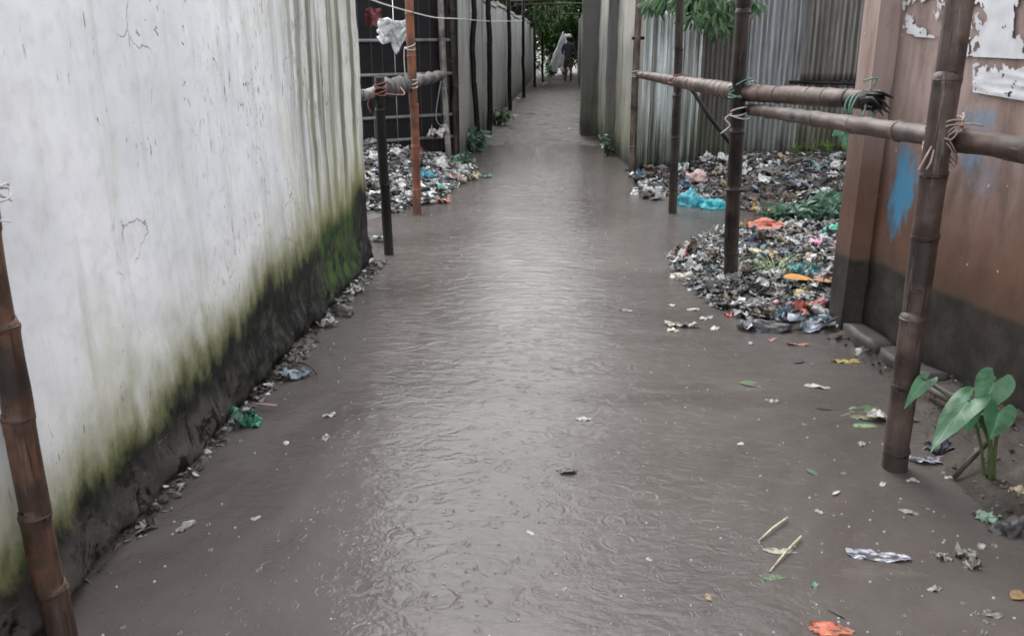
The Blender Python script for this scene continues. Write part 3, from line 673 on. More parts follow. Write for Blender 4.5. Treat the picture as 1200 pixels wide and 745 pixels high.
p = gy(437, 8, 8.8); V, F = hang_sheet(.16, .16, 4); o = mk('hanging_rag', V, F, MT['rmar'], loc=p); tag(o, 'small maroon rag hanging by the white wall corner', 'rag')

# ------------------------------------------------------------------ right bamboo fence
A_ = gz(741, 202); B_ = gz(788, 250); C_ = gz(857, 331); D_ = gz(1049, 548); Lp = gz(74, 750)
def post(p, top, r, m, nm, lab, step, seed, t=2.35, first=.12, bend=.01): return bamboo('bamboo_post', (p.x, p.y, -.25), (top.x, top.y, t), r, r*.9, m, nm, lab, 'post', step, seed, bend, None, 18, first)
post(A_, Vector((gy(749, 0, A_.y).x, A_.y, 0)), .044, MT['bamR'], MT['node'], 'brown bamboo post at the corner of the mossy alley wall', .42, 61)
post(B_, Vector((gy(796, 0, B_.y).x-.01, B_.y, 0)), .039, MT['bamD'], MT['node'], 'thin dark bamboo post in the water before the pale tin sheets', .4, 62)
post(C_, Vector((gy(873, 0, C_.y).x-.015, C_.y, 0)), .047, MT['bamD'], MT['node'], 'dark bamboo post rising from the rubbish, bound with green rope', .36, 63)
post(D_, Vector((gy(1127, 0, D_.y).x-.005, D_.y, 0)), .0455, MT['bamR'], MT['node'], 'thick brown bamboo post standing in water beside the taro plant', .255, 64, 2.3, .32, .014)
post(Lp, gy(-8, 290, Lp.y+.05), .038, MT['bamL'], MT['node'], 'thick brown bamboo post leaning at the foot of the white wall', .235, 65, 1.5, .40, .012)
# rails
r0 = gy(748, 87, A_.y-.02); r1 = gy(792, 95, B_.y+.09); r2 = gy(865, 108, C_.y+.105); r3 = gy(1020, 117, 4.22)
def railpoly(name, pts, rad, mat, nm, lab, step, seed, bulge=.11, seg=16, endmat=None):
    P = [Vector(p) for p in pts]; cum = [0]
    for a, b in zip(P, P[1:]): cum.append(cum[-1]+(b-a).length)
    L = cum[-1]
    def at(s):
        i = 0
        while i < len(P)-2 and s > cum[i+1]: i += 1
        return P[i].lerp(P[i+1], (s-cum[i])/(cum[i+1]-cum[i]))
    rdm = random.Random(seed); nodes = []; s = .07
    while s < L-.02: nodes.append(s); s += step*rdm.uniform(.8, 1.2)
    ss = sorted(set([0, L]+[q+e for q in nodes for e in (-.025, -.01, 0, .01, .025) if 0 < q+e < L]+[L*i/50 for i in range(51)]))
    pts2, rr = [], []
    for s in ss:
        k = s/L; r = interp(rad, k)
        bl = sum(bulge*math.exp(-((s-q)/.012)**2) for q in nodes)
        sm = (at(max(0, s-.18))+at(s)+at(min(L, s+.18)))/3 if .18 < s < L-.18 else at(s)
        pts2.append(sm); rr.append(r*(1+bl+.04*nz(s*4, seed)))
    base = P[0].copy(); V, F = tube(pts2, rr, seg)
    o = mk(name, [v-base+Vector((nz(v.x, v.y, v.z, 12), 0, nz(v.z, v.y, v.x, 12)))*.006 for v in V], F, mat, loc=base); tag(o, lab, 'rail')
    for q in nodes:
        s = q; p = (at(max(0, s-.18))+at(s)+at(min(L, s+.18)))/3 if .18 < s < L-.18 else at(s)
        d = (at(min(L, s+.02))-at(max(0, s-.02))).normalized(); r = interp(rad, s/L)
        tv, tf_ = tube([p-d*.004, p-d*.0015, p+d*.0015, p+d*.004], [r*1.05, r*(1.03+bulge), r*(1.03+bulge), r*1.05], seg); mk('node_ring', [v-base for v in tv], tf_, nm, o)
    if endmat:
        d = (P[-1]-P[-2]).normalized(); r = rad[-1][1]; tv, tf_ = [], []
        V, F = tube([P[-1]-d*.03, P[-1]+d*.02, P[-1]+d*.05], [r*1.03, r*1.0, r*.6], 24)
        rq = random.Random(3); sg = [(V, F)]; aa = d.orthogonal().normalized(); bb = d.cross(aa)
        for k in range(16):
            q = 6.28*k/16+rq.random()*.3; e0 = P[-1]+(aa*math.cos(q)+bb*math.sin(q))*r*rq.uniform(.75, 1.0); ln = rq.uniform(.05, .13)
            sg.append(tube([e0-d*.02, e0+d*ln*.6, e0+d*ln+Vector((rq.gauss(0, .01), rq.gauss(0, .01), -rq.random()*.03))], [.011, .009, .002], 5))
        V, F = merge(*sg)
        mk('rotten_end', [v-base+Vector((nz(v.x, v.y, v.z, 25), nz(v.y, v.z, v.x, 25), nz(v.z, v.x, v.y, 25)))*.012 for v in V], F, endmat, o)
    return o
railpoly('bamboo_rail', [r0, r1, r2, r3], [(0, .040), (.35, .048), (.7, .052), (1, .046)], MT['bamRot'], MT['node'], 'thick knobbly rotting bamboo rail, upper of the two', .17, 81, .05, 16, MT['blackend'])
l0 = gy(874, 128, C_.y+.03); l0.x += .02; l1 = gy(1110, 162, D_.y+.095); l2 = l1+(l1-l0)*.75
railpoly('bamboo_rail', [l0, l1, l2], [(0, .034), (.57, .038), (1, .039)], MT['bamRail'], MT['nodeL'], 'slimmer straight bamboo rail, lower of the two, tied to the thick post', .40, 82, .09)
V, F = tube([gy(808, 100, 7.6), gy(832, 138, 7.5), gy(859, 172, 7.35)], .018, 8); tag(mk('dark_stick', V, F, MT['bamB']), 'thin dark stick slanting down below the upper bamboo rail', 'stick')
# ties
c = Vector((lerp(C_.x, gy(873, 0, C_.y).x, .55), C_.y, r2.z))
V, F = wraps(c+Vector((0, .03, .01)), (0, .15, 1), .07, 6, .0048, 8, .04, .55, [
    [c+Vector((.07, -.02, .02)), c+Vector((.15, -.06, .035)), c+Vector((.22, -.10, .005))], [c+Vector((.07, -.03, .0)), c+Vector((.17, -.08, .0)), c+Vector((.20, -.06, -.03))],
    [c+Vector((.05, -.07, .03)), c+Vector((.055, -.075, -.08)), c+Vector((.06, -.07, -.17))], [c+Vector((-.05, -.06, .05)), c+Vector((.03, -.09, .09)), c+Vector((.09, -.05, .04))]])
tag(mk('rope_tie', V, F, MT['rgreen']), 'green rope lashing the upper rail to the dark post in the rubbish', 'tie')
V, F = wraps(c+Vector((0, 0, -.12)), (0, 0, 1), .054, 3, .0048, 18, .03, .5, [[c+Vector((-.06, -.05, -.12)), c+Vector((-.10, -.06, -.15)), c+Vector((-.07, -.07, -.19)), c+Vector((-.12, -.06, -.24))]])
tag(mk('rope_tie', V, F, MT['rwhite']), 'pale knotted cord just below the green rope lashing', 'tie')
e = r3+(r2-r3).normalized()*.06
V, F = wraps(e+Vector((.0, 0, -.04)), (r2-r3).normalized(), .068, 3, .005, 11, .03, .3, [[e+Vector((0, -.06, .05)), e+Vector((-.02, -.10, -.05)), e+Vector((-.055, -.12, -.15))], [e+Vector((.02, -.05, .06)), e+Vector((.03, -.06, .10)), e+Vector((-.03, -.06, .085))]])
tag(mk('rope_tie', V, F, MT['rgreen']), 'grey-green rope binding the black rotten end of the upper rail', 'tie')
b = Vector((lerp(B_.x, gy(796, 0, B_.y).x, .5), B_.y, r1.z))
V, F = wraps(b+Vector((0, .03, .0)), (0, .1, 1), .064, 3, .006, 12, .03, .4, [[b+Vector((-.05, -.05, .05)), b+Vector((.04, -.06, .06)), b+Vector((.12, -.05, .05))]])
tag(mk('rag_tie', V, F, MT['rpink']), 'pink rag tying the upper rail to the thin dark post', 'tie')
a = Vector((lerp(A_.x, gy(749, 0, A_.y).x, .5), A_.y, r0.z)); V, F = wraps(a, (0, 0, 1), .052, 3, .0045, 13, .04, .3, [[a+Vector((.06, -.03, .0)), a+Vector((.10, -.05, -.08)), a+Vector((.09, -.05, -.2))]])
tag(mk('cord_tie', V, F, MT['rwhite']), 'pale cord tying the rail end to the post by the mossy wall', 'tie')
dx = Vector((lerp(D_.x, gy(1127, 0, D_.y).x, .55), D_.y, l1.z+.01))
def xwrap(c, r, s):
    P = []
    for i in range(25):
        q = 2*math.pi*i/12; P.append(c+Vector((math.cos(q)*r, math.sin(q)*r+.0, s*math.cos(q)*.05+.006*math.sin(3*q)+(i/24-.5)*.03)))
    return P
V, F = merge(rope(xwrap(dx+Vector((0, .005, .015)), .054, 1), .0030, 2), rope(xwrap(dx+Vector((0, .005, -.02)), .054, -1.2), .0030, 2), rope(xwrap(dx+Vector((0, .0, .045)), .053, .1), .0030, 2),
    rope([dx+Vector((.052, -.02, -.045)), dx+Vector((.064, -.01, .0)), dx+Vector((.054, .0, .05)), dx+Vector((.068, .02, .02)), dx+Vector((.052, -.02, -.045))], .0030), rope([dx+Vector((-.045, -.035, -.02)), dx+Vector((-.07, -.055, -.06)), dx+Vector((-.085, -.055, -.10))], .0034), rope([dx+Vector((-.04, -.04, -.03)), dx+Vector((-.052, -.06, -.07)), dx+Vector((-.062, -.06, -.095))], .0034),
    rope([dx+Vector((-.05, -.02, .03)), dx+Vector((.0, -.056, .0)), dx+Vector((.05, -.02, .045)), dx+Vector((.12, .0, .04))], .003))
tag(mk('rope_tie', V, F, MT['rtan']), 'tan rope lashing the lower rail to the thick brown post', 'tie')
lp = gy(2, 232, 1.86); V, F = wraps(Vector((lp.x-.035, lp.y, 1.17)), (0, 0, 1), .047, 2, .003, 19, .02, .3, [[lp+Vector((-.02, -.06, -.02)), lp+Vector((.02, -.06, .0)), lp+Vector((.035, -.05, .02))], [lp+Vector((-.02, -.06, -.05)), lp+Vector((.03, -.06, -.04)), lp+Vector((.045, -.05, -.045))]])
tag(mk('cord_tie', V, F, MT['rwhite']), 'white cord ends tied on the leaning post at the left edge', 'tie')

# ------------------------------------------------------------------ trees and plants
def leaves(n, place, L, W, rd, droop=.25, dirf=None):
    """n small folded leaf blades: (pos, dir) from place()"""
    V, F, Cc = [], [], []
    for i in range(n):
        p, d = place(rd); s = rd.uniform(.65, 1.25); l, w_ = L*s, W*s
        up = Vector((rd.gauss(0, .5), rd.gauss(0, .5), 1)); m = basis(d, up); k = len(V)
        for (a, b, c) in ((0, 0, 0), (.45*l, -w_/2, w_*.18), (.5*l, 0, -droop*l*.25), (.45*l, w_/2, w_*.18), (l, 0, -droop*l)):
            V.append(p+m @ Vector((a, b, c)))
        F += [(k, k+1, k+2), (k, k+2, k+3), (k+1, k+4, k+2), (k+2, k+4, k+3)]
        t = rd.random()**1.4; Cc += [(t, t, t)]*5
    return V, F, Cc
def rdir(rd, zb=0.):
    v = Vector((rd.gauss(0, 1), rd.gauss(0, 1), rd.gauss(0, .7)+zb)); return v.normalized()
def tree(name, base, hgt, crown, n, L, W, mat, label, seed, trunk_r=.16, sprigs=()):
    rd = random.Random(seed); base = Vector(base); o = empty(name, base); tag(o, label, 'tree')
    cc = Vector(crown[0]); rr = crown[1]; top = cc-base
    g = [tube([(0, 0, -.3), top*.25+Vector((.1, 0, .1)), top*.6+Vector((-.1, .05, 0)), top], [trunk_r*1.2, trunk_r, trunk_r*.75, trunk_r*.4], 9)]
    clumps = []
    for k in range(34):
        d = rdir(rd); q = rd.uniform(.45, 1.0); c = cc+Vector((d.x*rr[0], d.y*rr[1], d.z*rr[2]))*q; clumps.append((c, rd.uniform(.22, .42)*min(rr)))
        if k % 3 == 0: g.append(tube([top*.6, (top*.7+(c-base))*.5+Vector((0, 0, .2)), c-base], [trunk_r*.35, trunk_r*.22, trunk_r*.08], 6))
    for (tip, r) in sprigs: g.append(tube([top*.55, (top*.55).lerp(tip-base, .6)+Vector((0, 0, .5)), tip-base+Vector((0, 0, .12))], [trunk_r*.3, trunk_r*.18, .012], 6))
    mk('trunk', *merge(*g), MT['bark'], o)
    def place(rd):
        c, r = rd.choice(clumps); d = rdir(rd); p = c+d*r*rd.random()**.4
        return p-base, (d*.6+rdir(rd)+Vector((0, 0, -.35))).normalized()
    V, F, Cc = leaves(n, place, L, W, rd)
    mk('crown', V, F, mat, o, cols=Cc)
    return o, base
mango_sprigs = [(gy(805, 6, 9.6), .16), (gy(822, -6, 9.4), .2), (gy(836, 20, 9.9), .17), (gy(812, 24, 9.8), .13), (gy(780, 2, 9.9), .15), (gy(850, 2, 10.0), .17), (gy(765, 6, 10.2), .14), (gy(843, 36, 10.05), .09), (gy(884, 8, 10.0), .1), (gy(860, 26, 10.2), .12)]
mg, mgb = tree('mango_tree', (3.1, 13.4, 0), 9, ((2.5, 12.9, 5.0), (2.7, 2.2, 3.0)), 12000, .24, .075, MT['leafmango'], 'mango tree hanging drooping leaves over the tin fence', 7, .2, mango_sprigs)
rd = random.Random(12); V, F, Cc = [], [], []
for (c, r) in mango_sprigs:
    for k in range(int(22+110*r)):
        d = rdir(rd, -.35); q = c+Vector((0, 0, .05))+d*r*.85*rd.random()**.6; d2 = (d+rdir(rd)*.5+Vector((0, -.15, -.75))).normalized()
        g = leafblade(rd.uniform(.10, .18), rd.uniform(.026, .038), 0, .25, .35); m = basis(d2, Vector((rd.gauss(0, .5), -.8, .8))); n = len(V)
        V += [q+m @ Vector(v)-mgb for v in g[0]]; F += [tuple(i+n for i in f) for f in g[1]]; t = rd.random(); Cc += [(t, t, t)]*len(g[0])
mk('low_branch_leaves', V, F, MT['leafmango'], mg, cols=Cc)
tree('shade_tree', (-3.4, 15.0, 0), 6, ((-3.1, 14.6, 3.4), (1.4, 2.0, 1.5)), 8000, .16, .07, MT['leafdark'], 'dark leafy tree behind the black board gate', 21, .14)
tree('shade_tree', (-2.0, 33, 0), 8, ((-1.9, 34, 3.9), (1.9, 2.6, 1.8)), 9000, .24, .11, MT['leafdark'], 'dark tree leaning over the far end of the grey wall', 22, .2)
tree('shade_tree', (2.6, 40, 0), 10, ((1.2, 43, 6.0), (4.4, 3, 6.4)), 19000, .3, .13, MT['leafdark'], 'broad dark tree closing the far end of the alley', 23, .22)
tree('shade_tree', (-3.5, 46, 0), 10, ((-3, 46, 5.6), (4, 3, 6.0)), 16000, .3, .13, MT['leafdark'], 'farthest tree beyond the end of the alley', 24, .22)
tree('shade_tree', (3.2, 22, 0), 8, ((2.4, 22, 4.0), (1.9, 3, 1.7)), 8000, .2, .08, MT['leafdark'], 'dark tree overhanging the alley behind the concrete pier', 25, .18)
def bush(name, base, r, h, n, L, W, mat, label, seed, cat='plant', stems=6):
    rd = random.Random(seed); base = Vector(base); o = empty(name, base); tag(o, label, cat); g = []; tips = []
    for k in range(stems):
        a = rd.uniform(0, 6.28); tip = Vector((math.cos(a)*r*rd.uniform(.2, .9), math.sin(a)*r*rd.uniform(.2, .9), h*rd.uniform(.5, 1))); tips.append(tip); g.append(tube([(0, 0, -.03), tip*.5+Vector((0, 0, .04)), tip], [.006, .005, .002], 5))
    mk('stems', *merge(*g), MT['stem'], o)
    def place(rd):
        t = rd.choice(tips); k = rd.uniform(.35, 1.05); d = rdir(rd, .1); return t*k+d*r*.22*rd.random(), (d+Vector((0, 0, -.1))).normalized()
    V, F, Cc = leaves(n, place, L, W, rd); mk('leaves', V, F, mat, o, cols=Cc); return o
bush('weed_bush', gz(553, 178, .0)+Vector((0, 0, .0)), .28, .34, 190, .10, .06, MT['vine'], 'leafy weed at the foot of the grey wall near the gate', 1)
bush('weed_bush', gz(582, 147, .0), .3, .34, 130, .11, .06, MT['weed'], 'second weed clump further along the grey wall foot', 2)
bush('weed_bush', gz(545, 196, .03), .2, .16, 90, .08, .05, MT['vine'], 'low green weed at the edge of the left rubbish heap', 3)
bush('hedge', Vector((-.1, 41, 0)), 2.6, 4.2, 9000, .22, .10, MT['leafdark'], 'dark hedge closing the end of the alley behind the walking person', 14, 'hedge', 60)
bush('weed_bush', Vector((-.75, 38, 0)), .6, .8, 300, .16, .08, MT['weed'], 'bright green bush below the white sheet at the alley end', 4)
bush('weed_bush', gz(712, 182, 0), .16, .3, 60, .07, .04, MT['vine'], 'small weed at the foot of the mossy wall', 5)
for i, (px, py, r, lab) in enumerate(((955, 262, .42, 'creeping blue-green leaves over the rubbish, nearest clump'), (985, 248, .36, 'creeping blue-green leaves beside the brown pillar edge'), (915, 262, .2, 'creeping leaves at the tip of the water inlet'), (965, 234, .3, 'creeping leaves farthest back below the mossy tin'))):
    bush('creeper', drop(px, py), r, .13, int(900*r), .085, .06, MT['vine'], lab, 40+i, 'plant', 9)
def tuft(name, base, n, h, mat, label, seed, spread=.12, cat='grass'):
    rd = random.Random(seed); base = Vector(base); V, F, Cc = [], [], []
    for i in range(n):
        a = rd.uniform(0, 6.28); d = Vector((math.cos(a), math.sin(a), 0)); l = h*rd.uniform(.5, 1.1); w_ = rd.uniform(.004, .008); s = Vector((-d.y, d.x, 0))*w_; b = d*rd.random()*spread*.4; k = len(V)
        for q in range(5):
            t = q/4; p = b+d*spread*t*t*rd.uniform(.9, 1.2)+Vector((0, 0, l*(t-.35*t*t))); V += [p-s*(1-t*.9), p+s*(1-t*.9)]
        F += [(k+2*q, k+2*q+1, k+2*q+3, k+2*q+2) for q in range(4)]; t = rd.random(); Cc += [(t, t, t)]*10
    o = mk(name, V, F, mat, loc=base, cols=Cc); tag(o, label, cat); return o
tuft('grass_tuft', drop(908, 322), 70, .17, MT['grass'], 'bright grass tuft growing out of the near rubbish heap', 1, .2)
for i, px in enumerate((770, 800, 828, 930, 950, 968, 990)):
    p = plane_hit(px, 190, TF0+TFN*.14, TFN); tuft('grass_tuft', (p.x, p.y, height(p.x, p.y)), 40, .2 if px > 900 else .14, MT['grass'] if px > 900 else MT['weed'], 'grass tuft %s at the foot of the tin fence' % ('leftmost below the pale sheets', 'below the middle of the pale sheets', 'below the dark brown sheet', 'first below the dull sheets', 'second below the dull sheets', 'third below the dull sheets', 'rightmost near the small taro')[i], 5+i, .16)

# taro
def taro_leaf(Ln, W, droop=.18, fold=.2, wave=.03, seed=0):
    prof = [(0, .30), (.06, .40), (.14, .47), (.26, .50), (.4, .47), (.55, .39), (.7, .28), (.85, .14), (.95, .045), (1, .0)]
    V, F, UV = [], [], []; nt, nu = 18, 6
    for s in (-1, 1):
        k = len(V)
        for i in range(nt+1):
            t = i/nt; w_ = interp(prof, t); inner = max(0., (.24-t))*.85*(1 if t < .24 else 0)
            for j in range(nu+1):
                u = inner+(w_-inner)*j/nu if w_ > inner else w_
                x = (t-.24)*Ln; y = s*u*W
                z = -droop*Ln*max(0, t-.1)**2+fold*u*W*(1-.9*u)+wave*Ln*(math.sin(t*11+seed+s)*u*u*2.4+.8*nz(t*5, u*5*s, seed*2.2))
                V.append((x, y, z)); UV.append((s*u, t))
        for i in range(nt):
            for j in range(nu):
                q = k+i*(nu+1)+j; f = (q, q+nu+1, q+nu+2, q+1); F.append(f if s > 0 else f[::-1])
    return V, F, UV
def taro(name, base, specs, label, root_px=None):
    base = Vector(base); o = empty(name, base); tag(o, label, 'plant')
    for i, (att, tip, nrm, W, dr) in enumerate(specs):
        d = tip-att; Ln = d.length/.76; V, F, UV = taro_leaf(Ln, W, dr, .25, .03, i); m = basis(d, nrm)
        a = att-base; mid = Vector((a.x*.35, a.y*.35, a.z*.62)); st = Vector((.012*math.cos(i*2.2), .012*math.sin(i*2.2), -.03))
        sk = mk('stalk', *rope([st, mid, a+Vector((0, 0, .004))-m @ Vector((.0, 0, .012)), a], .0055), MT['stem'], o)
        mk('leaf', [att-base+m @ Vector(v) for v in V], F, MT['taro'], sk, uvs=UV)
tb = drop(1164, 545)
Yt = tb.y
S = [(gy(1166, 447, Yt), gy(1148, 486, Yt-.03), Vector((-.25, -1, .35)), .125, .12),
     (gy(1171, 482, Yt-.04), gy(1163, 516, Yt-.07), Vector((.1, -1, .45)), .115, .14),
     (gy(1136, 470, Yt-.02), gy(1090, 511, Yt-.16), Vector((-.15, -.15, 1)), .115, .3),
     (gy(1138, 482, Yt-.02), gy(1132, 508, Yt-.03), Vector((-.5, -1, .1)), .06, .1),
     (gy(1086, 445, Yt+.03), gy(1062, 462, Yt-.02), Vector((0, -.3, 1)), .062, .7),
     (gy(1152, 492, Yt-.0), gy(1143, 505, Yt+.04), Vector((0, -1, .2)), .09, .1)]
taro('taro_plant', tb, S, 'taro plant with broad heart-shaped leaves on the near mud bank')
tb2 = plane_hit(992, 190, TF0+TFN*.35, TFN); tb2.z = height(tb2.x, tb2.y); Y2 = tb2.y
taro('taro_plant', tb2, [(gy(991, 158, Y2), gy(993, 177, Y2-.02), Vector((0, -1, .3)), .17, .1), (gy(984, 155, Y2), gy(975, 158, Y2-.04), Vector((0, -.6, 1)), .14, .2)], 'small taro with two leaves against the mossy tin')

# ------------------------------------------------------------------ far end of the alley: sheet, overhead poles, person
p = gy(657, 36, 36.5); V, F = hang_sheet(.62, 1.3, 2, 18, .10); V = [(x*(.35-.85*z/1.3)+.22+.2*z, y, z) for x, y, z in V]; o = mk('hanging_sheet', V, F, MT['cloth'], loc=p); tag(o, 'white sheet hanging at the far end of the alley', 'sheet'); o.modifiers.new('thick', 'SOLIDIFY').thickness = .006
for i, (y_, z_, lab) in enumerate(((26, 2.62, 'nearest level pole across the top of the alley'), (31, 2.72, 'second level pole across the top of the alley'), (36, 2.55, 'level pole over the white sheet at the alley end'))):
    bamboo('overhead_pole', (-1.7, y_, z_), (.8, y_+.2, z_+.04), .028, .024, MT['bamD'], MT['node'], lab, 'pole', .4, 90+i, .02)
def skin(name, verts, edges, rads, mat, parent, sub=2):
    me = bpy.data.meshes.new(name); me.from_pydata(verts, edges, []); o = bpy.data.objects.new(name, me); col.objects.link(o); o.parent = parent
    m = o.modifiers.new('skin', 'SKIN'); m.use_smooth_shade = True
    for v, r in zip(me.skin_vertices[0].data, rads): v.radius = r if isinstance(r, tuple) else (r, r)
    me.skin_vertices[0].data[0].use_root = True
    s = o.modifiers.new('sub', 'SUBSURF'); s.levels = sub; s.render_levels = sub
    me.materials.append(mat); return o
mp = gz(665, 97, .0); mz = height(mp.x, mp.y)
man = empty('person', (mp.x+.02, mp.y, mz)); man.rotation_euler = (0, 0, R(6)); man.scale = (1.0, 1.0, 1.0)
tag(man, 'person in white cap, dark shirt and brown shorts walking away down the alley', 'person')
bv = [(0, 0, .90), (0, .01, 1.05), (0, .02, 1.22), (0, .01, 1.37), (0, .015, 1.46), (0, .03, 1.53), (0, .035, 1.62), (0, .03, 1.68)]   # pelvis..head (faces +y)
br = [(.15, .11), (.135, .10), (.155, .11), (.15, .095), .055, .075, .088, .06]
be = [(i, i+1) for i in range(7)]
def limb(start, pts, rs):
    global bv, br, be
    prev = start
    for p_, r_ in zip(pts, rs): bv.append(p_); br.append(r_); be.append((prev, len(bv)-1)); prev = len(bv)-1
    return prev
for s, fy in ((-1, .16), (1, -.14)):
    limb(0, [(s*.09, 0, .84), (s*.095, fy*.35, .66), (s*.095, fy*.45, .48), (s*.095, fy*.55-.03, .32), (s*.095, fy*.7, .09), (s*.10, fy*.7+.03, .035), (s*.11, fy*.7+.15, .025)], [.085, .078, .058, .058, .036, .04, .032])
    hnd = limb(3, [(s*.17, 0, 1.36), (s*.23, -.03, 1.20), (s*.25, -.03, 1.08), (s*.20, .14, 1.03), (s*.15, .24, 1.05), (s*.13, .30, 1.06)], [.06, .05, .042, .036, .026, (.03, .02)])
    for k, (fx, l) in enumerate(((.03, .07), (.012, .08), (-.008, .075), (-.026, .06))):
        limb(hnd, [(s*(.13+fx*.9), .345, 1.06), (s*(.13+fx), .345+l*.6, 1.045)], [.010, .008])
    limb(hnd, [(s*.10, .30, 1.085), (s*.085, .335, 1.09)], [.011, .009])
skin('body', bv, be, br, MT['skin'], man)
skin('shirt', [(0, .012, .84), (0, .012, 1.0), (0, .02, 1.18), (0, .012, 1.33), (0, .012, 1.43), (-.17, .0, 1.365), (-.235, -.03, 1.2), (-.25, -.03, 1.10), (.17, .0, 1.365), (.235, -.03, 1.2), (.25, -.03, 1.10)], [(0, 1), (1, 2), (2, 3), (3, 4), (3, 5), (5, 6), (6, 7), (3, 8), (8, 9), (9, 10)], [(.185, .14), (.17, .125), (.18, .13), (.165, .115), (.075, .07), .08, .07, .065, .08, .07, .065], MT['shirt'], man)
skin('shorts', [(0, 0, .92), (0, 0, .82), (-.095, .02, .72), (-.10, .05, .50), (.095, -.01, .72), (.10, -.045, .50)], [(0, 1), (1, 2), (2, 3), (1, 4), (4, 5)], [(.17, .13), (.17, .13), .105, .095, .105, .095], MT['shorts'], man)
bm = bmesh.new(); bmesh.ops.create_uvsphere(bm, u_segments=20, v_segments=12, radius=1)
V = [(v.co.x*.12, .025+v.co.y*.13, 1.66+max(v.co.z, -.2)*.115) for v in bm.verts]; F = [tuple(v.index for v in f.verts) for f in bm.faces]; mk('cap', V, F, MT['cap'], man)
V = [(v.co.x*.097, .02+v.co.y*.105, 1.585+v.co.z*.07-(.02 if v.co.y < 0 else -.03)) for v in bm.verts]; mk('hair', V, F, MT['hair'], man); bm.free()

# ------------------------------------------------------------------ rubbish: single pieces
MARKS = []
def short(l):
    ws = l.split(); out = []
    for q in ws:
        if q in ('at', 'on', 'in', 'by', 'lying', 'along', 'beside', 'left', 'right', 'below', 'behind', 'floating', 'against', 'above', 'under', 'between', 'across', 'half', 'near', 'upright', 'apart', 'low', 'before', 'spread', 'slumped', 'from', 'of'): break
        out.append(q)
    return ' '.join(out)
def piece(name, px, py, g, mat, label, cat, rz=0., up=.004, tilt=(0, 0), sub=False, dz=None):
    p = drop(px, py); p.z += up+(.03 if p.z > .02 and p.y > 4.5 else 0)
    if dz is not None: p = gz(px, py, dz)
    if name not in ('dry_leaf', 'plastic_cup', 'pipe_elbow'):
        zs = [v[2] for v in g[0]]; rr_ = random.Random(label)
        if p.z < .012: p.z = -.42*(sum(zs)/len(zs)) if max(zs) < .05 else p.z-.01
        elif p.y > 4.5 and name not in ('plastic_bag', 'foam_lump', 'crumpled_bag'): tilt = (rr_.uniform(.1, .45), rr_.uniform(-.25, .25))
    o = mk(name, g[0], g[1], mat, loc=p); o.rotation_euler = (tilt[0], tilt[1], rz); tag(o, label, cat); MARKS.append((px, py, short(label))); return o
def mpx(px, py, n):                      # n photo pixels at that spot, in metres across the view
    p = drop(px, py); d = math.sqrt(p.x**2+p.y**2+(CAMH-p.z)**2); return n*d/FPX*.97
def sheetp(name, px, py, wpx, asp, c, label, cat, seed, amp=.12, rz=0., rough=.35, up=.006, curl=0., mat=None, rag=.15):
    w_ = mpx(px, py, wpx); return piece(name, px, py, crumple(w_, w_*asp, 10, w_*amp, seed, curl, rag), mat or cmat(c, rough), label, cat, rz, up)
def puffp(name, px, py, wpx, asp, hr, c, label, cat, seed, rz=0., knot=True, rough=.3, up=-.01):
    w_ = mpx(px, py, wpx); return piece(name, px, py, puff(w_, w_*asp, w_*hr, seed, knot), cmat(c, rough), label, cat, rz, up)
TEAL = (.02, .42, .50)
puffp('plastic_bag', 810, 234, 34, .8, .52, (.015, .36, .45), 'turquoise knotted plastic bag at the waterline, left of the pair', 'bag', 1)
puffp('plastic_bag', 838, 234, 32, .7, .42, (.03, .45, .50), 'turquoise plastic bag at the waterline, right of the pair', 'bag', 2, .5)
puffp('plastic_bag', 816, 214, 26, .7, .45, (.68, .45, .43), 'pale pink plastic bag lying behind the turquoise bags', 'bag', 3, .3)
sheetp('plastic_sheet', 760, 200, 19, .8, (.03, .42, .20), 'bright green plastic sheet by the corner bamboo post', 'plastic', 4, .22)
puffp('foam_lump', 744, 228, 9, .8, .9, (.8, .8, .8), 'white foam lump at the tip of the far heap', 'foam', 5, knot=False)
puffp('plastic_sheet', 775, 203, 13, .7, .6, (.16, .13, .19), 'purple-grey rag beside the green plastic sheet', 'rag', 6, knot=False)
def cup(px, py, wpx, hpx, label, c, rz=0, tilt=1.2):
    r = mpx(px, py, wpx)/2; h = mpx(px, py, hpx); V, F = tube([(0, 0, 0), (0, 0, h*.02), (0, 0, h*.95), (0, 0, h)], [r*.7, r*.72, r, r*1.06], 14, False); F.append(tuple(range(14))[::-1])
    o = piece('plastic_cup', px, py, (V, F), cmat(c, .25), label, 'cup', rz, .0, (tilt, 0)); o.modifiers.new('thick', 'SOLIDIFY').thickness = .002; return o
cup(771, 232, 8, 13, 'white plastic cup upright at the edge of the far heap', (.75, .77, .8), tilt=.1)
sheetp('orange_wrapper', 895, 229, 26, .7, (.62, .30, .06), 'orange-yellow wrapper at the water edge of the far heap', 'wrapper', 8, .3, curl=.5)
puffp('foam_lump', 933, 227, 9, .8, .8, (.8, .8, .8), 'white foam lump right of the orange-yellow wrapper', 'foam', 9, knot=False)
sheetp('plastic_sheet', 968, 219, 26, .6, (.62, .63, .64), 'crumpled white plastic below the mossy tin', 'plastic', 10, .25)
sheetp('plastic_sheet', 936, 215, 28, .5, (.20, .20, .24), 'long grey plastic strip in the far heap', 'plastic', 11, .15)
sheetp('plastic_sheet', 960, 201, 22, .6, (.18, .26, .28), 'blue-grey plastic at the back of the far heap', 'plastic', 12, .2)
sheetp('plastic_sheet', 900, 206, 30, .7, (.14, .13, .13), 'dark grey sheet spread on the far heap', 'plastic', 13, .12)
puffp('foam_lump', 978, 199, 10, .8, .8, (.7, .68, .64), 'pale lump beside the black branch in the far heap', 'foam', 14, knot=False)
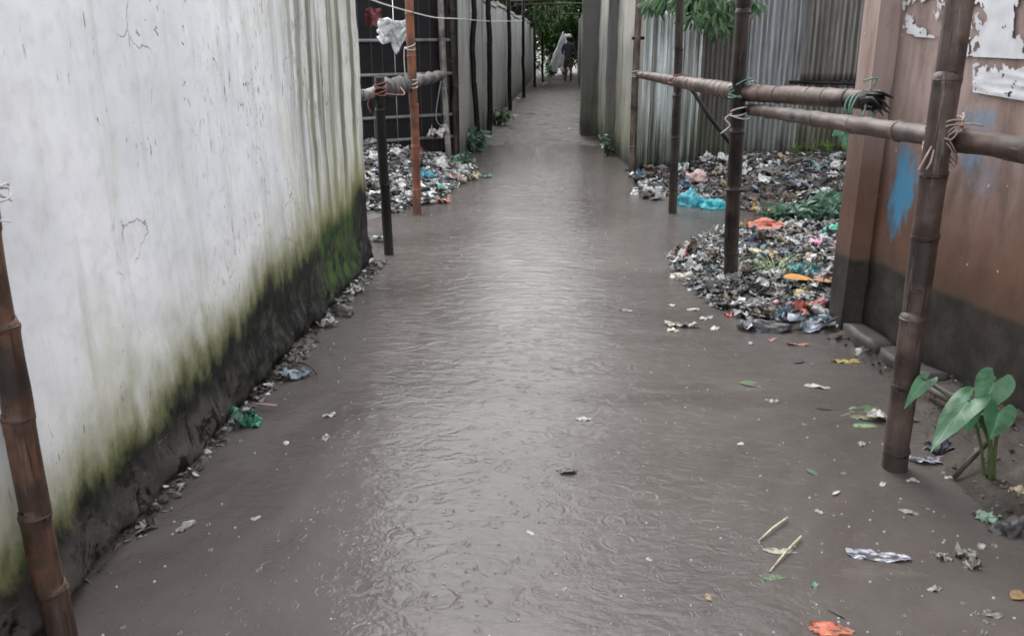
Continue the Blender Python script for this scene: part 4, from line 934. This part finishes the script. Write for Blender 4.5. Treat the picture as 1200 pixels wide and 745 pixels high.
puffp('foam_lump', 993, 197, 9, .8, .7, (.75, .74, .72), 'white lump behind the brown pillar in the far heap', 'foam', 15, knot=False)
p0, p1 = drop(972, 203), drop(999, 212); V, F = tube([p0+Vector((0, 0, .03)), (p0+p1)/2+Vector((0, 0, .07)), p1+Vector((0, 0, .04))], .014, 7); tag(mk('branch', V, F, MT['bamB']), 'black branch lying across the far heap', 'branch')
sheetp('plastic_strip', 990, 223, 22, .25, (.72, .72, .70), 'white strip beside the brown pillar in the far heap', 'plastic', 16, .1)
sheetp('plastic_sheet', 848, 193, 16, .6, (.7, .69, .67), 'white curl behind the dark post at the back of the far heap', 'plastic', 17, .3)
sheetp('plastic_sheet', 829, 190, 18, .4, (.66, .65, .62), 'white arc of plastic at the foot of the brown tin sheet', 'plastic', 18, .3)
# near heap
sheetp('cloth_sheet', 893, 272, 48, .55, (.62, .17, .11), 'flat coral-red sheet along the back of the near heap', 'cloth', 20, .10, rough=.6)
sheetp('plastic_sheet', 936, 271, 24, .7, (.40, .38, .37), 'greyish clear plastic right of the coral-red sheet', 'plastic', 21, .25)
sheetp('plastic_sheet', 980, 276, 32, .5, (.03, .36, .25), 'emerald plastic sheet beside the brown pillar', 'plastic', 22, .18)
sheetp('plastic_sheet', 964, 292, 38, .5, (.68, .30, .44), 'bright pink plastic sheet on the near heap', 'plastic', 23, .12)
sheetp('plastic_sheet', 934, 292, 26, .5, (.68, .68, .69), 'white plastic sheet left of the bright pink one', 'plastic', 24, .2)
sheetp('cloth_rag', 799, 306, 17, 1.0, (.24, .02, .02), 'dark red rag at the water edge of the near heap', 'rag', 25, .4, rough=.6)
puffp('crumpled_bag', 802, 327, 30, .6, .38, (.62, .58, .47), 'cream crumpled bag at the tip of the near heap', 'bag', 26, knot=False)
sheetp('card_piece', 885, 300, 17, .9, (.55, .50, .34), 'cream card piece on the near heap by the dark post', 'card', 27, .06, .4)
sheetp('card_piece', 909, 302, 23, .4, (.56, .46, .28), 'long yellowish card piece on the near heap', 'card', 28, .08, .2)
sheetp('plastic_sheet', 940, 323, 34, .5, (.03, .25, .27), 'dark teal plastic sheet in the near heap', 'plastic', 29, .22)
sheetp('plastic_sheet', 848, 345, 16, .8, (.06, .32, .34), 'small teal scrap at the water edge below the dark post', 'plastic', 30, .3)
sheetp('paper_piece', 903, 330, 24, .7, (.68, .68, .64), 'white paper piece beside the grass tuft', 'paper', 31, .3, .5)
sheetp('cloth_rag', 880, 338, 26, .4, (.09, .15, .08), 'dark green rag left of the orange leaf', 'rag', 32, .2)
def leafp(px, py, wpx, c, label, rz, seed, W=.5, up=.03):
    w_ = mpx(px, py, wpx); g = leafblade(w_, w_*W, seed, .1, .12); g = ([Vector(v)-Vector((w_/2, 0, 0)) for v in g[0]], g[1]); return piece('dry_leaf', px, py, g, cmat(c, .45), label, 'leaf', rz, up)
leafp(935, 339, 38, (.50, .21, .02), 'large orange fallen leaf on the near heap', .15, 1, .75, .045)
leafp(964, 341, 24, (.38, .14, .025), 'smaller rust-orange leaf right of the large orange leaf', -.2, 2, .7, .04)
sheetp('paper_piece', 940, 351, 26, .8, (.55, .47, .20), 'yellow paper below the large orange leaf', 'paper', 33, .12, .5)
sheetp('cloth_rag', 981, 333, 24, .4, (.22, .04, .04), 'maroon rag against the brown pillar', 'rag', 34, .25)
sheetp('wrapper', 936, 366, 26, .8, (.58, .10, .08), 'red crumpled wrapper near the pillar foot', 'wrapper', 35, .3)
sheetp('wrapper', 958, 365, 20, .6, (.55, .18, .17), 'small pinkish-red wrapper right of the red crumpled one', 'wrapper', 36, .3)
sheetp('wrapper', 913, 361, 22, .5, (.62, .36, .33), 'pale salmon wrapper left of the red crumpled one', 'wrapper', 37, .25)
sheetp('cloth_rag', 904, 372, 26, .6, (.19, .16, .11), 'olive-brown rag below the salmon wrapper', 'rag', 38, .3, rough=.7)
sheetp('plastic_sheet', 958, 380, 64, .35, (.40, .46, .54), 'pale blue clear plastic sheet at the front of the near heap', 'plastic', 39, .16, rough=.2)
puffp('plastic_bag', 900, 386, 58, .45, .25, (.075, .075, .085), 'black plastic bag at the front edge of the near heap', 'bag', 40, knot=False, rough=.2)
sheetp('plastic_sheet', 878, 386, 26, .7, (.42, .43, .47), 'grey-white plastic left of the black bag', 'plastic', 41, .3, rough=.25)
puffp('foam_lump', 896, 355, 11, .8, .7, (.75, .76, .78), 'white foam lump above the salmon wrapper', 'foam', 42, knot=False)
sheetp('plastic_scrap', 854, 370, 9, 1.2, (.60, .08, .05), 'small red scrap in the water left of the black bag', 'plastic', 43, .3)
sheetp('wrapper', 797, 382, 40, .35, (.62, .61, .55), 'pale torn packet floating apart from the near heap', 'wrapper', 44, .14, -.2)
sheetp('plastic_scrap', 790, 388, 14, .7, (.66, .62, .45), 'yellowish scrap under the pale torn packet', 'plastic', 45, .2)
for k, (px, py, wp, lab) in enumerate(((787, 358, 10, 'white chip floating above the pale torn packet'), (813, 363, 16, 'white scrap floating right of the white chip'), (828, 373, 18, 'greyish scrap floating nearest the small red scrap'), (838, 385, 16, 'faint pale scrap floating left of the grey-white plastic'), (808, 340, 10, 'small white scrap below the cream crumpled bag'), (787, 322, 8, 'tiny white chip left of the cream crumpled bag'))):
    sheetp('floating_scrap', px, py, wp, .5, (.55, .55, .53), lab, 'plastic', 50+k, .12, .3*k)
sheetp('plastic_sheet', 935, 404, 26, .3, (.36, .15, .10), 'reddish-brown strip floating before the near heap', 'plastic', 58, .08)
# floating in the foreground
sheetp('wrapper', 990, 424, 32, .30, (.58, .48, .14), 'yellow and white wrapper floating by the pillar foot', 'wrapper', 60, .10)
V, F = tube([(0, 0, 0), (.03, .01, .02), (.045, .04, .01)], .013, 8); piece('pipe_elbow', 1005, 412, (V, F), cmat((.65, .65, .62), .4), 'short white curved tube on the mud by the pillar foot', 'tube', .5)
leafp(882, 450, 32, (.045, .13, .03), 'green leaf floating in the open water', -.1, 4, .5, .003)
sheetp('paper_piece', 957, 453, 28, .45, (.52, .52, .49), 'white paper floating right of the green leaf', 'paper', 61, .06, -.2)
leafp(972, 478, 34, (.03, .028, .026), 'black leaf floating below the white paper', .1, 5, .35, .002)
leafp(937, 424, 20, (.035, .034, .034), 'dark curled leaf floating left of the yellow wrapper', .6, 6, .4, .006)
sheetp('wrapper', 1040, 491, 64, .22, (.36, .24, .16), 'brown paper wrapper floating left of the thick post', 'wrapper', 62, .06, -.05, mat=None)
sheetp('wrapper', 1027, 491, 20, .9, (.50, .48, .44), 'pale folded packet on the brown paper wrapper', 'wrapper', 63, .14, .2, up=.016)
sheetp('plastic_sheet', 1013, 499, 24, .5, (.20, .34, .16), 'pale green film floating beside the brown paper wrapper', 'plastic', 64, .03)
sheetp('foil_packet', 1087, 540, 42, .42, None, 'silver packet floating right of the thick post', 'packet', 65, .10, .1, mat=MT['print'])
sheetp('plastic_scrap', 1112, 550, 16, .4, (.45, .25, .2), 'small pinkish scrap beside the silver packet', 'plastic', 66, .08)
sheetp('floating_scrap', 1070, 563, 13, .6, (.6, .6, .56), 'white chip floating before the thick post', 'plastic', 67, .12)
sheetp('floating_scrap', 1112, 558, 10, .5, (.65, .65, .62), 'tiny white chip by the mud bank', 'plastic', 68, .12)
leafp(952, 554, 17, (.02, .16, .07), 'small bright green leaf floating in the foreground', -.9, 7, .45, .004)
leafp(980, 578, 18, (.45, .44, .40), 'pale split twig leaf floating right of the small green leaf', .8, 8, .25, .006)
def straw(a, b, lab, r=.0035):
    p, q = gz(*a, .004), gz(*b, .012); V, F = tube([p, p.lerp(q, .5)+Vector((0, 0, .006)), q], [r*.6, r, r], 7); tag(mk('straw', V, F, cmat((.62, .60, .40), .4)), lab, 'straw')
straw((888, 634), (923, 606), 'shorter pale straw sticking out of the water')
straw((902, 669), (939, 628), 'longer pale straw sticking out of the water')
sheetp('foil_packet', 1030, 652, 66, .32, None, 'printed silver packet floating in the right foreground', 'packet', 70, .05, -.06, mat=MT['print'], rag=.06)
for k, (px, py, wp, lab) in enumerate(((1105, 653, 16, 'grey lump floating left of a cluster of three'), (1130, 651, 22, 'pale grey lump at the top of the cluster of three'), (1137, 661, 22, 'grey lump lowest in the cluster of three'))):
    sheetp('floating_lump', px, py, wp, .7, (.26, .25, .23), lab, 'debris', 170+k, .3, .5*k, .45)
def sunk(px, py, wpx, asp, c, lab, seed, rz=0.):
    w_ = mpx(px, py, wpx); p = gz(px, py, 0); g = crumple(w_, w_*asp, 12, w_*.03, seed, 0, .4); o = mk('sunken_scrap', g[0], g[1], cmat(c), loc=(p.x, p.y, -.012)); o.rotation_euler.z = rz; tag(o, lab, 'plastic')
sunk(1020, 668, 80, .3, (.8, .78, .76), 'pale film just under the water below the printed packet', 1)
sunk(1000, 485, 90, .5, (.12, .2, .10), 'murky green film under water left of the thick post', 2)
sheetp('floating_scrap', 972, 737, 46, .5, (.55, .12, .05), 'orange-red scrap half sunk at the bottom edge', 'plastic', 73, .05)
sheetp('floating_scrap', 905, 676, 26, .45, (.06, .13, .05), 'dark green scrap below the longer straw', 'plastic', 74, .03)
sheetp('floating_scrap', 915, 645, 40, .3, (.36, .34, .26), 'pale yellowish film beside the longer straw', 'plastic', 75, .02)
leafp(1195, 697, 30, (.28, .18, .08), 'tan leaf at the right edge of the water', .6, 9, .5, .004)
leafp(975, 716, 34, (.03, .025, .02), 'dark twig leaf above the orange-red scrap', 2.3, 10, .14, .004)
sunk(855, 610, 24, .6, (.5, .36, .2), 'dull orange scrap under the open water', 3)
sunk(885, 476, 26, .5, (.6, .36, .26), 'pale orange scrap under water near the green leaf', 4)
for k, (px, py, wp, c, lab) in enumerate(((684, 491, 18, (.42, .42, .40), 'lone pale scrap floating in the middle of the water'), (385, 487, 18, (.45, .44, .41), 'pale paper scrap floating left of the sky reflection'), (300, 607, 11, (.7, .7, .68), 'bright white bit floating in the left foreground'), (218, 617, 26, (.42, .40, .37), 'pale film floating near the white wall foot'), (382, 513, 16, (.46, .45, .43), 'second pale scrap floating left of the sky reflection'), (335, 519, 12, (.66, .66, .64), 'white bit floating off the wall foot rag'), (621, 624, 12, (.6, .6, .6), 'white bit floating in the central foreground'), (734, 364, 14, (.40, .40, .38), 'pale bit floating far out in the middle water'), (666, 553, 28, (.10, .09, .085), 'dark flat scrap floating in the middle foreground'), (660, 690, 10, (.5, .5, .48), 'pale bit floating low in the middle foreground'), (1035, 567, 12, (.5, .5, .48), 'dull white bit left of the chip before the thick post'), (955, 686, 14, (.1, .25, .14), 'tiny green bit below the longer straw'), (852, 268, 12, (.35, .45, .42), 'pale green scrap in the inlet left of the dark post'), (845, 285, 8, (.5, .5, .5), 'white bit in the water by the dark post'))):
    sheetp('floating_scrap', px, py, wp, .5, c, lab, 'plastic', 80+k, .10, .4*k)
for k, (px, py, wp, c, lab) in enumerate(((905, 470, 14, (.40, .38, .34), 'dull bit floating between the green leaf and the pale orange scrap'), (868, 520, 10, (.5, .5, .47), 'small pale bit alone in the right half of the water'), (1010, 520, 14, (.36, .35, .32), 'dull scrap floating left of the thick post base'), (960, 600, 12, (.3, .29, .26), 'dark flake floating above the longer straw'), (1065, 600, 18, (.33, .31, .28), 'grey flake floating between the thick post and the printed packet'), (1095, 690, 16, (.30, .28, .25), 'dull flake floating below the cluster of three'), (1150, 640, 14, (.34, .33, .3), 'pale flake floating right of the cluster of three'), (830, 700, 14, (.35, .25, .15), 'brownish flake floating low in the right foreground'), (760, 655, 8, (.5, .5, .48), 'tiny white bit floating right of centre'), (1165, 720, 20, (.22, .2, .17), 'dark flake floating in the bottom right corner'), (905, 398, 14, (.45, .22, .18), 'reddish bit floating in front of the black bag'), (880, 402, 10, (.4, .4, .38), 'grey bit floating in front of the grey-white plastic'))):
    sheetp('floating_scrap', px, py, wp, .55, c, lab, 'plastic', 210+k, .10, .7*k)
# along the foot of the white wall
sheetp('plastic_sheet', 347, 442, 34, .6, (.28, .36, .40), 'blue-grey wrapper on the mud at the white wall foot', 'plastic', 100, .28, .5)
sheetp('plastic_sheet', 289, 499, 30, .6, (.05, .24, .15), 'green rag on the mud at the white wall foot', 'rag', 101, .5, .6)
puffp('mud_sack', 404, 368, 34, .7, .4, (.12, .11, .10), 'grey muddy sack slumped at the white wall foot', 'sack', 102, -.5, False, .5)
sheetp('plastic_sheet', 384, 383, 24, .6, (.44, .43, .42), 'pale crumpled plastic below the muddy sack', 'plastic', 103, .35, .6)
sheetp('plastic_sheet', 416, 341, 16, .6, (.5, .5, .48), 'white scrap at the far end of the white wall foot', 'plastic', 104, .4, .6)
sheetp('plastic_sheet', 447, 283, 24, .5, (.34, .35, .35), 'grey plastic behind the short black post', 'plastic', 105, .3)
V, F = tube([drop(296, 480)+Vector((0, 0, .03)), drop(325, 480)+Vector((0, 0, .02))], .005, 6); tag(mk('twig', V, F, MT['rtan']), 'pale twig sticking from the mud near the green rag', 'twig')
V, F = rope([drop(332, 452, .02), drop(345, 432, .03), drop(362, 433, .02), drop(372, 441, .01)], .003); tag(mk('wire', V, F, MT['bamB']), 'thin black wire looped over the blue-grey wrapper', 'wire')
# by the taro bank
sheetp('wrapper', 1158, 599, 26, .8, (.32, .46, .36), 'pale green wrapper at the water edge of the mud bank', 'wrapper', 110, .3)
puffp('plastic_bag', 1190, 606, 40, .7, .5, (.05, .05, .055), 'black plastic bag half buried at the edge of the mud bank', 'bag', 111, .3, False, .3)
sheetp('card_piece', 1190, 590, 20, .6, (.45, .38, .26), 'tan card piece on the black bag by the mud bank', 'card', 112, .2, .4, up=.06)
V, F = tube([drop(1118, 560, .01), drop(1140, 545, .05), drop(1152, 536, .07)], [.008, .011, .012], 7); tag(mk('stick', V, F, MT['bamRail']), 'broken stick leaning on the mud bank below the taro', 'stick')
sheetp('plastic_sheet', 1104, 520, 30, .7, (.05, .055, .085), 'dark blue plastic strip on the mud bank', 'plastic', 113, .3)
V, F = tube([drop(1082, 462, .05), drop(1112, 480, .045)], .02, 8); tag(mk('stick', V, F, MT['greypole']), 'thick grey stick lying behind the thick bamboo post', 'stick')
# left heap
sheetp('plastic_sheet', 468, 190, 32, .5, (.72, .71, .70), 'large white sheet on top of the left heap', 'plastic', 120, .2, -.2, up=.05)
puffp('plastic_bag', 518, 199, 14, .8, 1.2, (.75, .73, .72), 'upright white bag at the back of the left heap', 'bag', 121)
sheetp('plastic_sheet', 500, 210, 18, .8, (.08, .32, .42), 'blue plastic scrap right of the red-orange post', 'plastic', 122, .35)
puffp('ball', 515, 226, 14, .9, .8, (.10, .36, .31), 'sea-green rounded bag low on the left heap', 'bag', 123, knot=False)
sheetp('cloth_rag', 519, 238, 17, .7, (.48, .20, .16), 'reddish rag at the water edge of the left heap', 'rag', 124, .3)
sheetp('cloth_rag', 534, 214, 26, .7, (.45, .33, .29), 'pinkish-brown cloth on the right of the left heap', 'cloth', 125, .25, rough=.7)
sheetp('plastic_sheet', 505, 233, 22, .4, (.48, .55, .58), 'pale blue strip at the water edge of the left heap', 'plastic', 126, .2)
sheetp('plastic_sheet', 535, 197, 16, .7, (.06, .22, .10), 'dark green plastic at the back edge of the left heap', 'plastic', 127, .4)
sheetp('plastic_sheet', 552, 211, 18, .5, (.45, .42, .24), 'yellowish scrap at the right tip of the left heap', 'plastic', 128, .3)
sheetp('plastic_sheet', 570, 208, 14, .6, (.14, .26, .17), 'green scrap at the very tip of the left heap', 'plastic', 129, .3)
puffp('plastic_bag', 440, 190, 14, .8, .7, (.7, .69, .68), 'white bag between the white wall corner and the black post', 'bag', 130, knot=False)
puffp('plastic_bag', 470, 220, 16, .8, .5, (.5, .49, .48), 'grey-white bag left of the red-orange post', 'bag', 131, knot=False)
sheetp('cloth_rag', 492, 184, 18, .5, (.25, .05, .04), 'red scrap at the back of the left heap', 'rag', 132, .3)
for k, (px, py, lab) in enumerate(((638, 100, 'white scrap lying on the far wet path'), (607, 118, 'white scrap at the grey wall foot far down the path'), (668, 152, 'white scrap on the path beside the concrete pier'), (606, 136, 'pale bit on the wet path'))):
    sheetp('path_scrap', px, py, 5, .7, (.6, .6, .58), lab, 'plastic', 140+k, .2)

# ------------------------------------------------------------------ rubbish: alike scraps one can still pick out, and the fine mass
PAL = {'white': (.60, .60, .59), 'grey': (.24, .24, .25), 'black': (.028, .027, .028), 'brown': (.13, .09, .06), 'blue': (.10, .17, .25), 'tan': (.38, .31, .2)}
rd = random.Random(77)
variants = [crumple(1, rd.uniform(.35, .9), 8, rd.uniform(.08, .3), 200+k, rd.choice((0, 0, .6)), .22) for k in range(14)]
scrap_me = {}; used_l = {}
def scrap(px, py, wpx, cn, where, grp):
    mx_, my_, ml = min(MARKS, key=lambda q: (q[0]-px)**2+((q[1]-py)*1.6)**2)
    ddx, ddy = px-mx_, (py-my_)*1.6
    rel = ('right of' if ddx > 0 else 'left of') if abs(ddx) > abs(ddy) else ('in front of' if ddy > 0 else 'behind')
    sz = 'tiny' if wpx < 10 else 'small' if wpx < 15 else 'larger'
    for c2 in [cn]+list(PAL):                    # a colour that no neighbour at this spot has yet
        lab = '%s crumpled %s scrap %s the %s' % (sz, c2, rel, ml)
        if lab not in used_l: break
    else: return False
    used_l[lab] = 1; cn = c2
    k = rd.randrange(len(variants))
    if (k, cn) not in scrap_me:
        me = bpy.data.meshes.new('scrap'); me.from_pydata([tuple(v) for v in variants[k][0]], [], variants[k][1]); me.update(); me.materials.append(cmat(PAL[cn], .4)); scrap_me[(k, cn)] = me
    o = bpy.data.objects.new('litter_scrap', scrap_me[(k, cn)]); col.objects.link(o); p = drop(px, py); s = mpx(px, py, wpx)
    o.location = (p.x, p.y, max(p.z, 0)+.03); o.scale = (s, s, s); o.rotation_euler = (rd.gauss(0, .35), rd.gauss(0, .35), rd.uniform(0, 6.28))
    tag(o, lab, 'scrap', grp); return True
CW = ['white', 'white', 'white', 'white', 'grey', 'grey', 'grey', 'black', 'brown', 'blue', 'tan']
def region_scraps(n, poly, where, grp, wr):
    c = 0; tries = 0
    while c < n and tries < n*40:
        tries += 1; px, py = rd.uniform(poly[0], poly[2]), rd.uniform(poly[1], poly[3]); p = drop(px, py)
        if height(p.x, p.y) < .0: continue
        if p.y < 4.75 and p.x > 1.45 or p.y > 10.4: continue
        if p.x < 0 and p.y < 7.6: continue
        c += bool(scrap(px, py, rd.uniform(*wr), rd.choice(CW), where, grp))
region_scraps(135, (790, 265, 985, 392), 'in the near heap beside the brown pillar', 'scraps in the near heap', (9, 26))
region_scraps(80, (738, 188, 1000, 236), 'in the far heap below the tin fence', 'scraps in the far heap', (8, 20))
region_scraps(82, (432, 172, 560, 240), 'in the left heap before the black gate', 'scraps in the left heap', (7, 17))
def litter(name, n, sample, label, seed, smin, smax, pal, lift=.03):
    r = random.Random(seed); V, F, Cc = [], [], []
    c = 0; t = 0
    while c < n and t < n*30:
        t += 1; x, y = sample(r); h = height(x, y)
        if h < -.03+.02*r.random(): continue
        s = r.uniform(smin, smax)*(1 if r.random() < .85 else 1.7); asp = r.uniform(.25, .9); a = r.uniform(0, 6.28)
        m = Matrix.Rotation(a, 3, 'Z') @ Matrix.Rotation(r.gauss(0, .3), 3, 'X') @ Matrix.Rotation(r.gauss(0, .3), 3, 'Y'); p = Vector((x, y, max(h, -.005)+abs(r.gauss(0, lift)))); k = len(V)
        for i in range(3):
            for j in range(3):
                V.append(p+m @ Vector(((i-1)*s*.5*(1+r.gauss(0, .22)), (j-1)*s*.5*asp*(1+r.gauss(0, .25)), s*r.gauss(0, .10))))
        for i in range(2):
            for j in range(2): q = k+i*3+j; F.append((q, q+3, q+4, q+1))
        cc = Vector(r.choice(pal))*r.uniform(.6, 1.25); Cc += [tuple(cc)]*9; c += 1
    o = mk(name, V, F, MT['litter'], smooth=False, cols=Cc); tag(o, label, 'rubbish', kind='stuff'); return o
W_, G_, K_, B_r, L_ = (.55, .55, .54), (.20, .20, .205), (.028, .026, .025), (.10, .075, .055), (.33, .33, .34)
D_k = (.06, .055, .052)
gpal = [G_, G_, G_, K_, K_, K_, K_, K_, D_k, D_k, D_k, D_k, B_r, B_r, B_r, L_, L_, W_, W_, (.07, .12, .13), (.10, .12, .15), (.22, .19, .14)]
def samp_near(r):
    y = r.uniform(4.62, 7.8); e = interp(EDGE_R, y); return e-.12+r.random()**1.25*(2.5-e), y
litter('near_rubbish_heap', 13000, samp_near, 'dense mass of small mixed rubbish between the dark post and the brown pillar', 1, .014, .052, gpal, .018)
def samp_far(r):
    y = r.uniform(8.0, 10.7); e = interp(EDGE_R, y); return e-.1+r.random()*(3.9-e), y
litter('far_rubbish_heap', 3600, samp_far, 'dense mass of small mixed rubbish below the tin fence', 2, .02, .075, gpal+[K_, B_r, B_r, D_k, D_k], .02)
def samp_left(r):
    y = r.uniform(7.7, 11.0); e = interp(EDGE_L, y); return e+.08-r.random()**1.2*1.7, y
litter('left_rubbish_heap', 6500, samp_left, 'dense mass of pale small rubbish before the black gate', 3, .02, .08, gpal+[W_, W_, W_, W_, L_, L_, G_], .03)
def samp_foot(r):
    y = 2.0+r.random()*3.9; return -1.37+r.random()*.14, y
litter('wall_foot_litter', 500, samp_foot, 'thin line of scraps and crumbs along the white wall foot', 4, .012, .04, [K_, K_, B_r, B_r, G_, L_, W_], .008)
def samp_bank(r):
    y = r.uniform(2.2, 4.4); e = interp(EDGE_B, y); return e+r.random()*.35, y
litter('bank_litter', 350, samp_bank, 'crumbs of mud and scraps on the bank below the brown wall', 5, .005, .02, [K_, K_, B_r, B_r, B_r, G_, (.09, .07, .06), L_], .006)
# mud clods on the banks
r = random.Random(9); gs = []
for i in range(300):
    if i < 60: y = r.uniform(2.2, 4.4); x = interp(EDGE_B, y)+.02+r.random()*.3
    else: y = r.uniform(1.9, 5.6); x = -1.37+r.random()*.10
    h = height(x, y)
    if h < -.01: continue
    bm = bmesh.new(); bmesh.ops.create_icosphere(bm, subdivisions=1, radius=1); s = r.uniform(.005, .018)
    gs.append(([Vector((x, y, h))+Vector((v.co.x*s*r.uniform(.7, 1.3), v.co.y*s*r.uniform(.7, 1.3), v.co.z*s*.7*r.uniform(.7, 1.3))) for v in bm.verts], [tuple(v.index for v in f.verts) for f in bm.faces])); bm.free()
o = mk('mud_clods', *merge(*gs), MT['mud']); tag(o, 'lumps of wet mud along the banks at both wall feet', 'mud', kind='stuff')
# rain splashes: tiny crowns and bubbles of water
r = random.Random(15); gs = []
splash = NT('splash_water'); splash.end((.75, .75, .75), .08, None, IOR=1.33, Transmission_Weight=.55); 
for i in range(420):
    px, py = r.uniform(110, 1190), 745-r.random()**1.15*520
    p = gz(px, py, 0)
    if height(p.x, p.y) > -.05: continue
    s = r.uniform(.0015, .0042)
    if r.random() < .2:
        k = r.randint(5, 8)
        for q in range(k):
            a = 6.28*q/k+r.random(); d = Vector((math.cos(a), math.sin(a), 0)); R0 = s*1.5
            gs.append(tube([p+d*R0, p+d*R0*1.25+Vector((0, 0, s*1.2)), p+d*R0*1.5+Vector((0, 0, s*2.0*r.random()+s))], [s*.4, s*.28, s*.16], 5))
    else:
        bm = bmesh.new(); bmesh.ops.create_uvsphere(bm, u_segments=8, v_segments=5, radius=s); gs.append(([v.co*1.2+p+Vector((0, 0, s*.1)) for v in bm.verts], [tuple(v.index for v in f.verts) for f in bm.faces])); bm.free()
o = mk('rain_splashes', *merge(*gs), splash.m); tag(o, 'tiny raindrop splashes and bubbles scattered over the flood water', 'splash', kind='stuff')
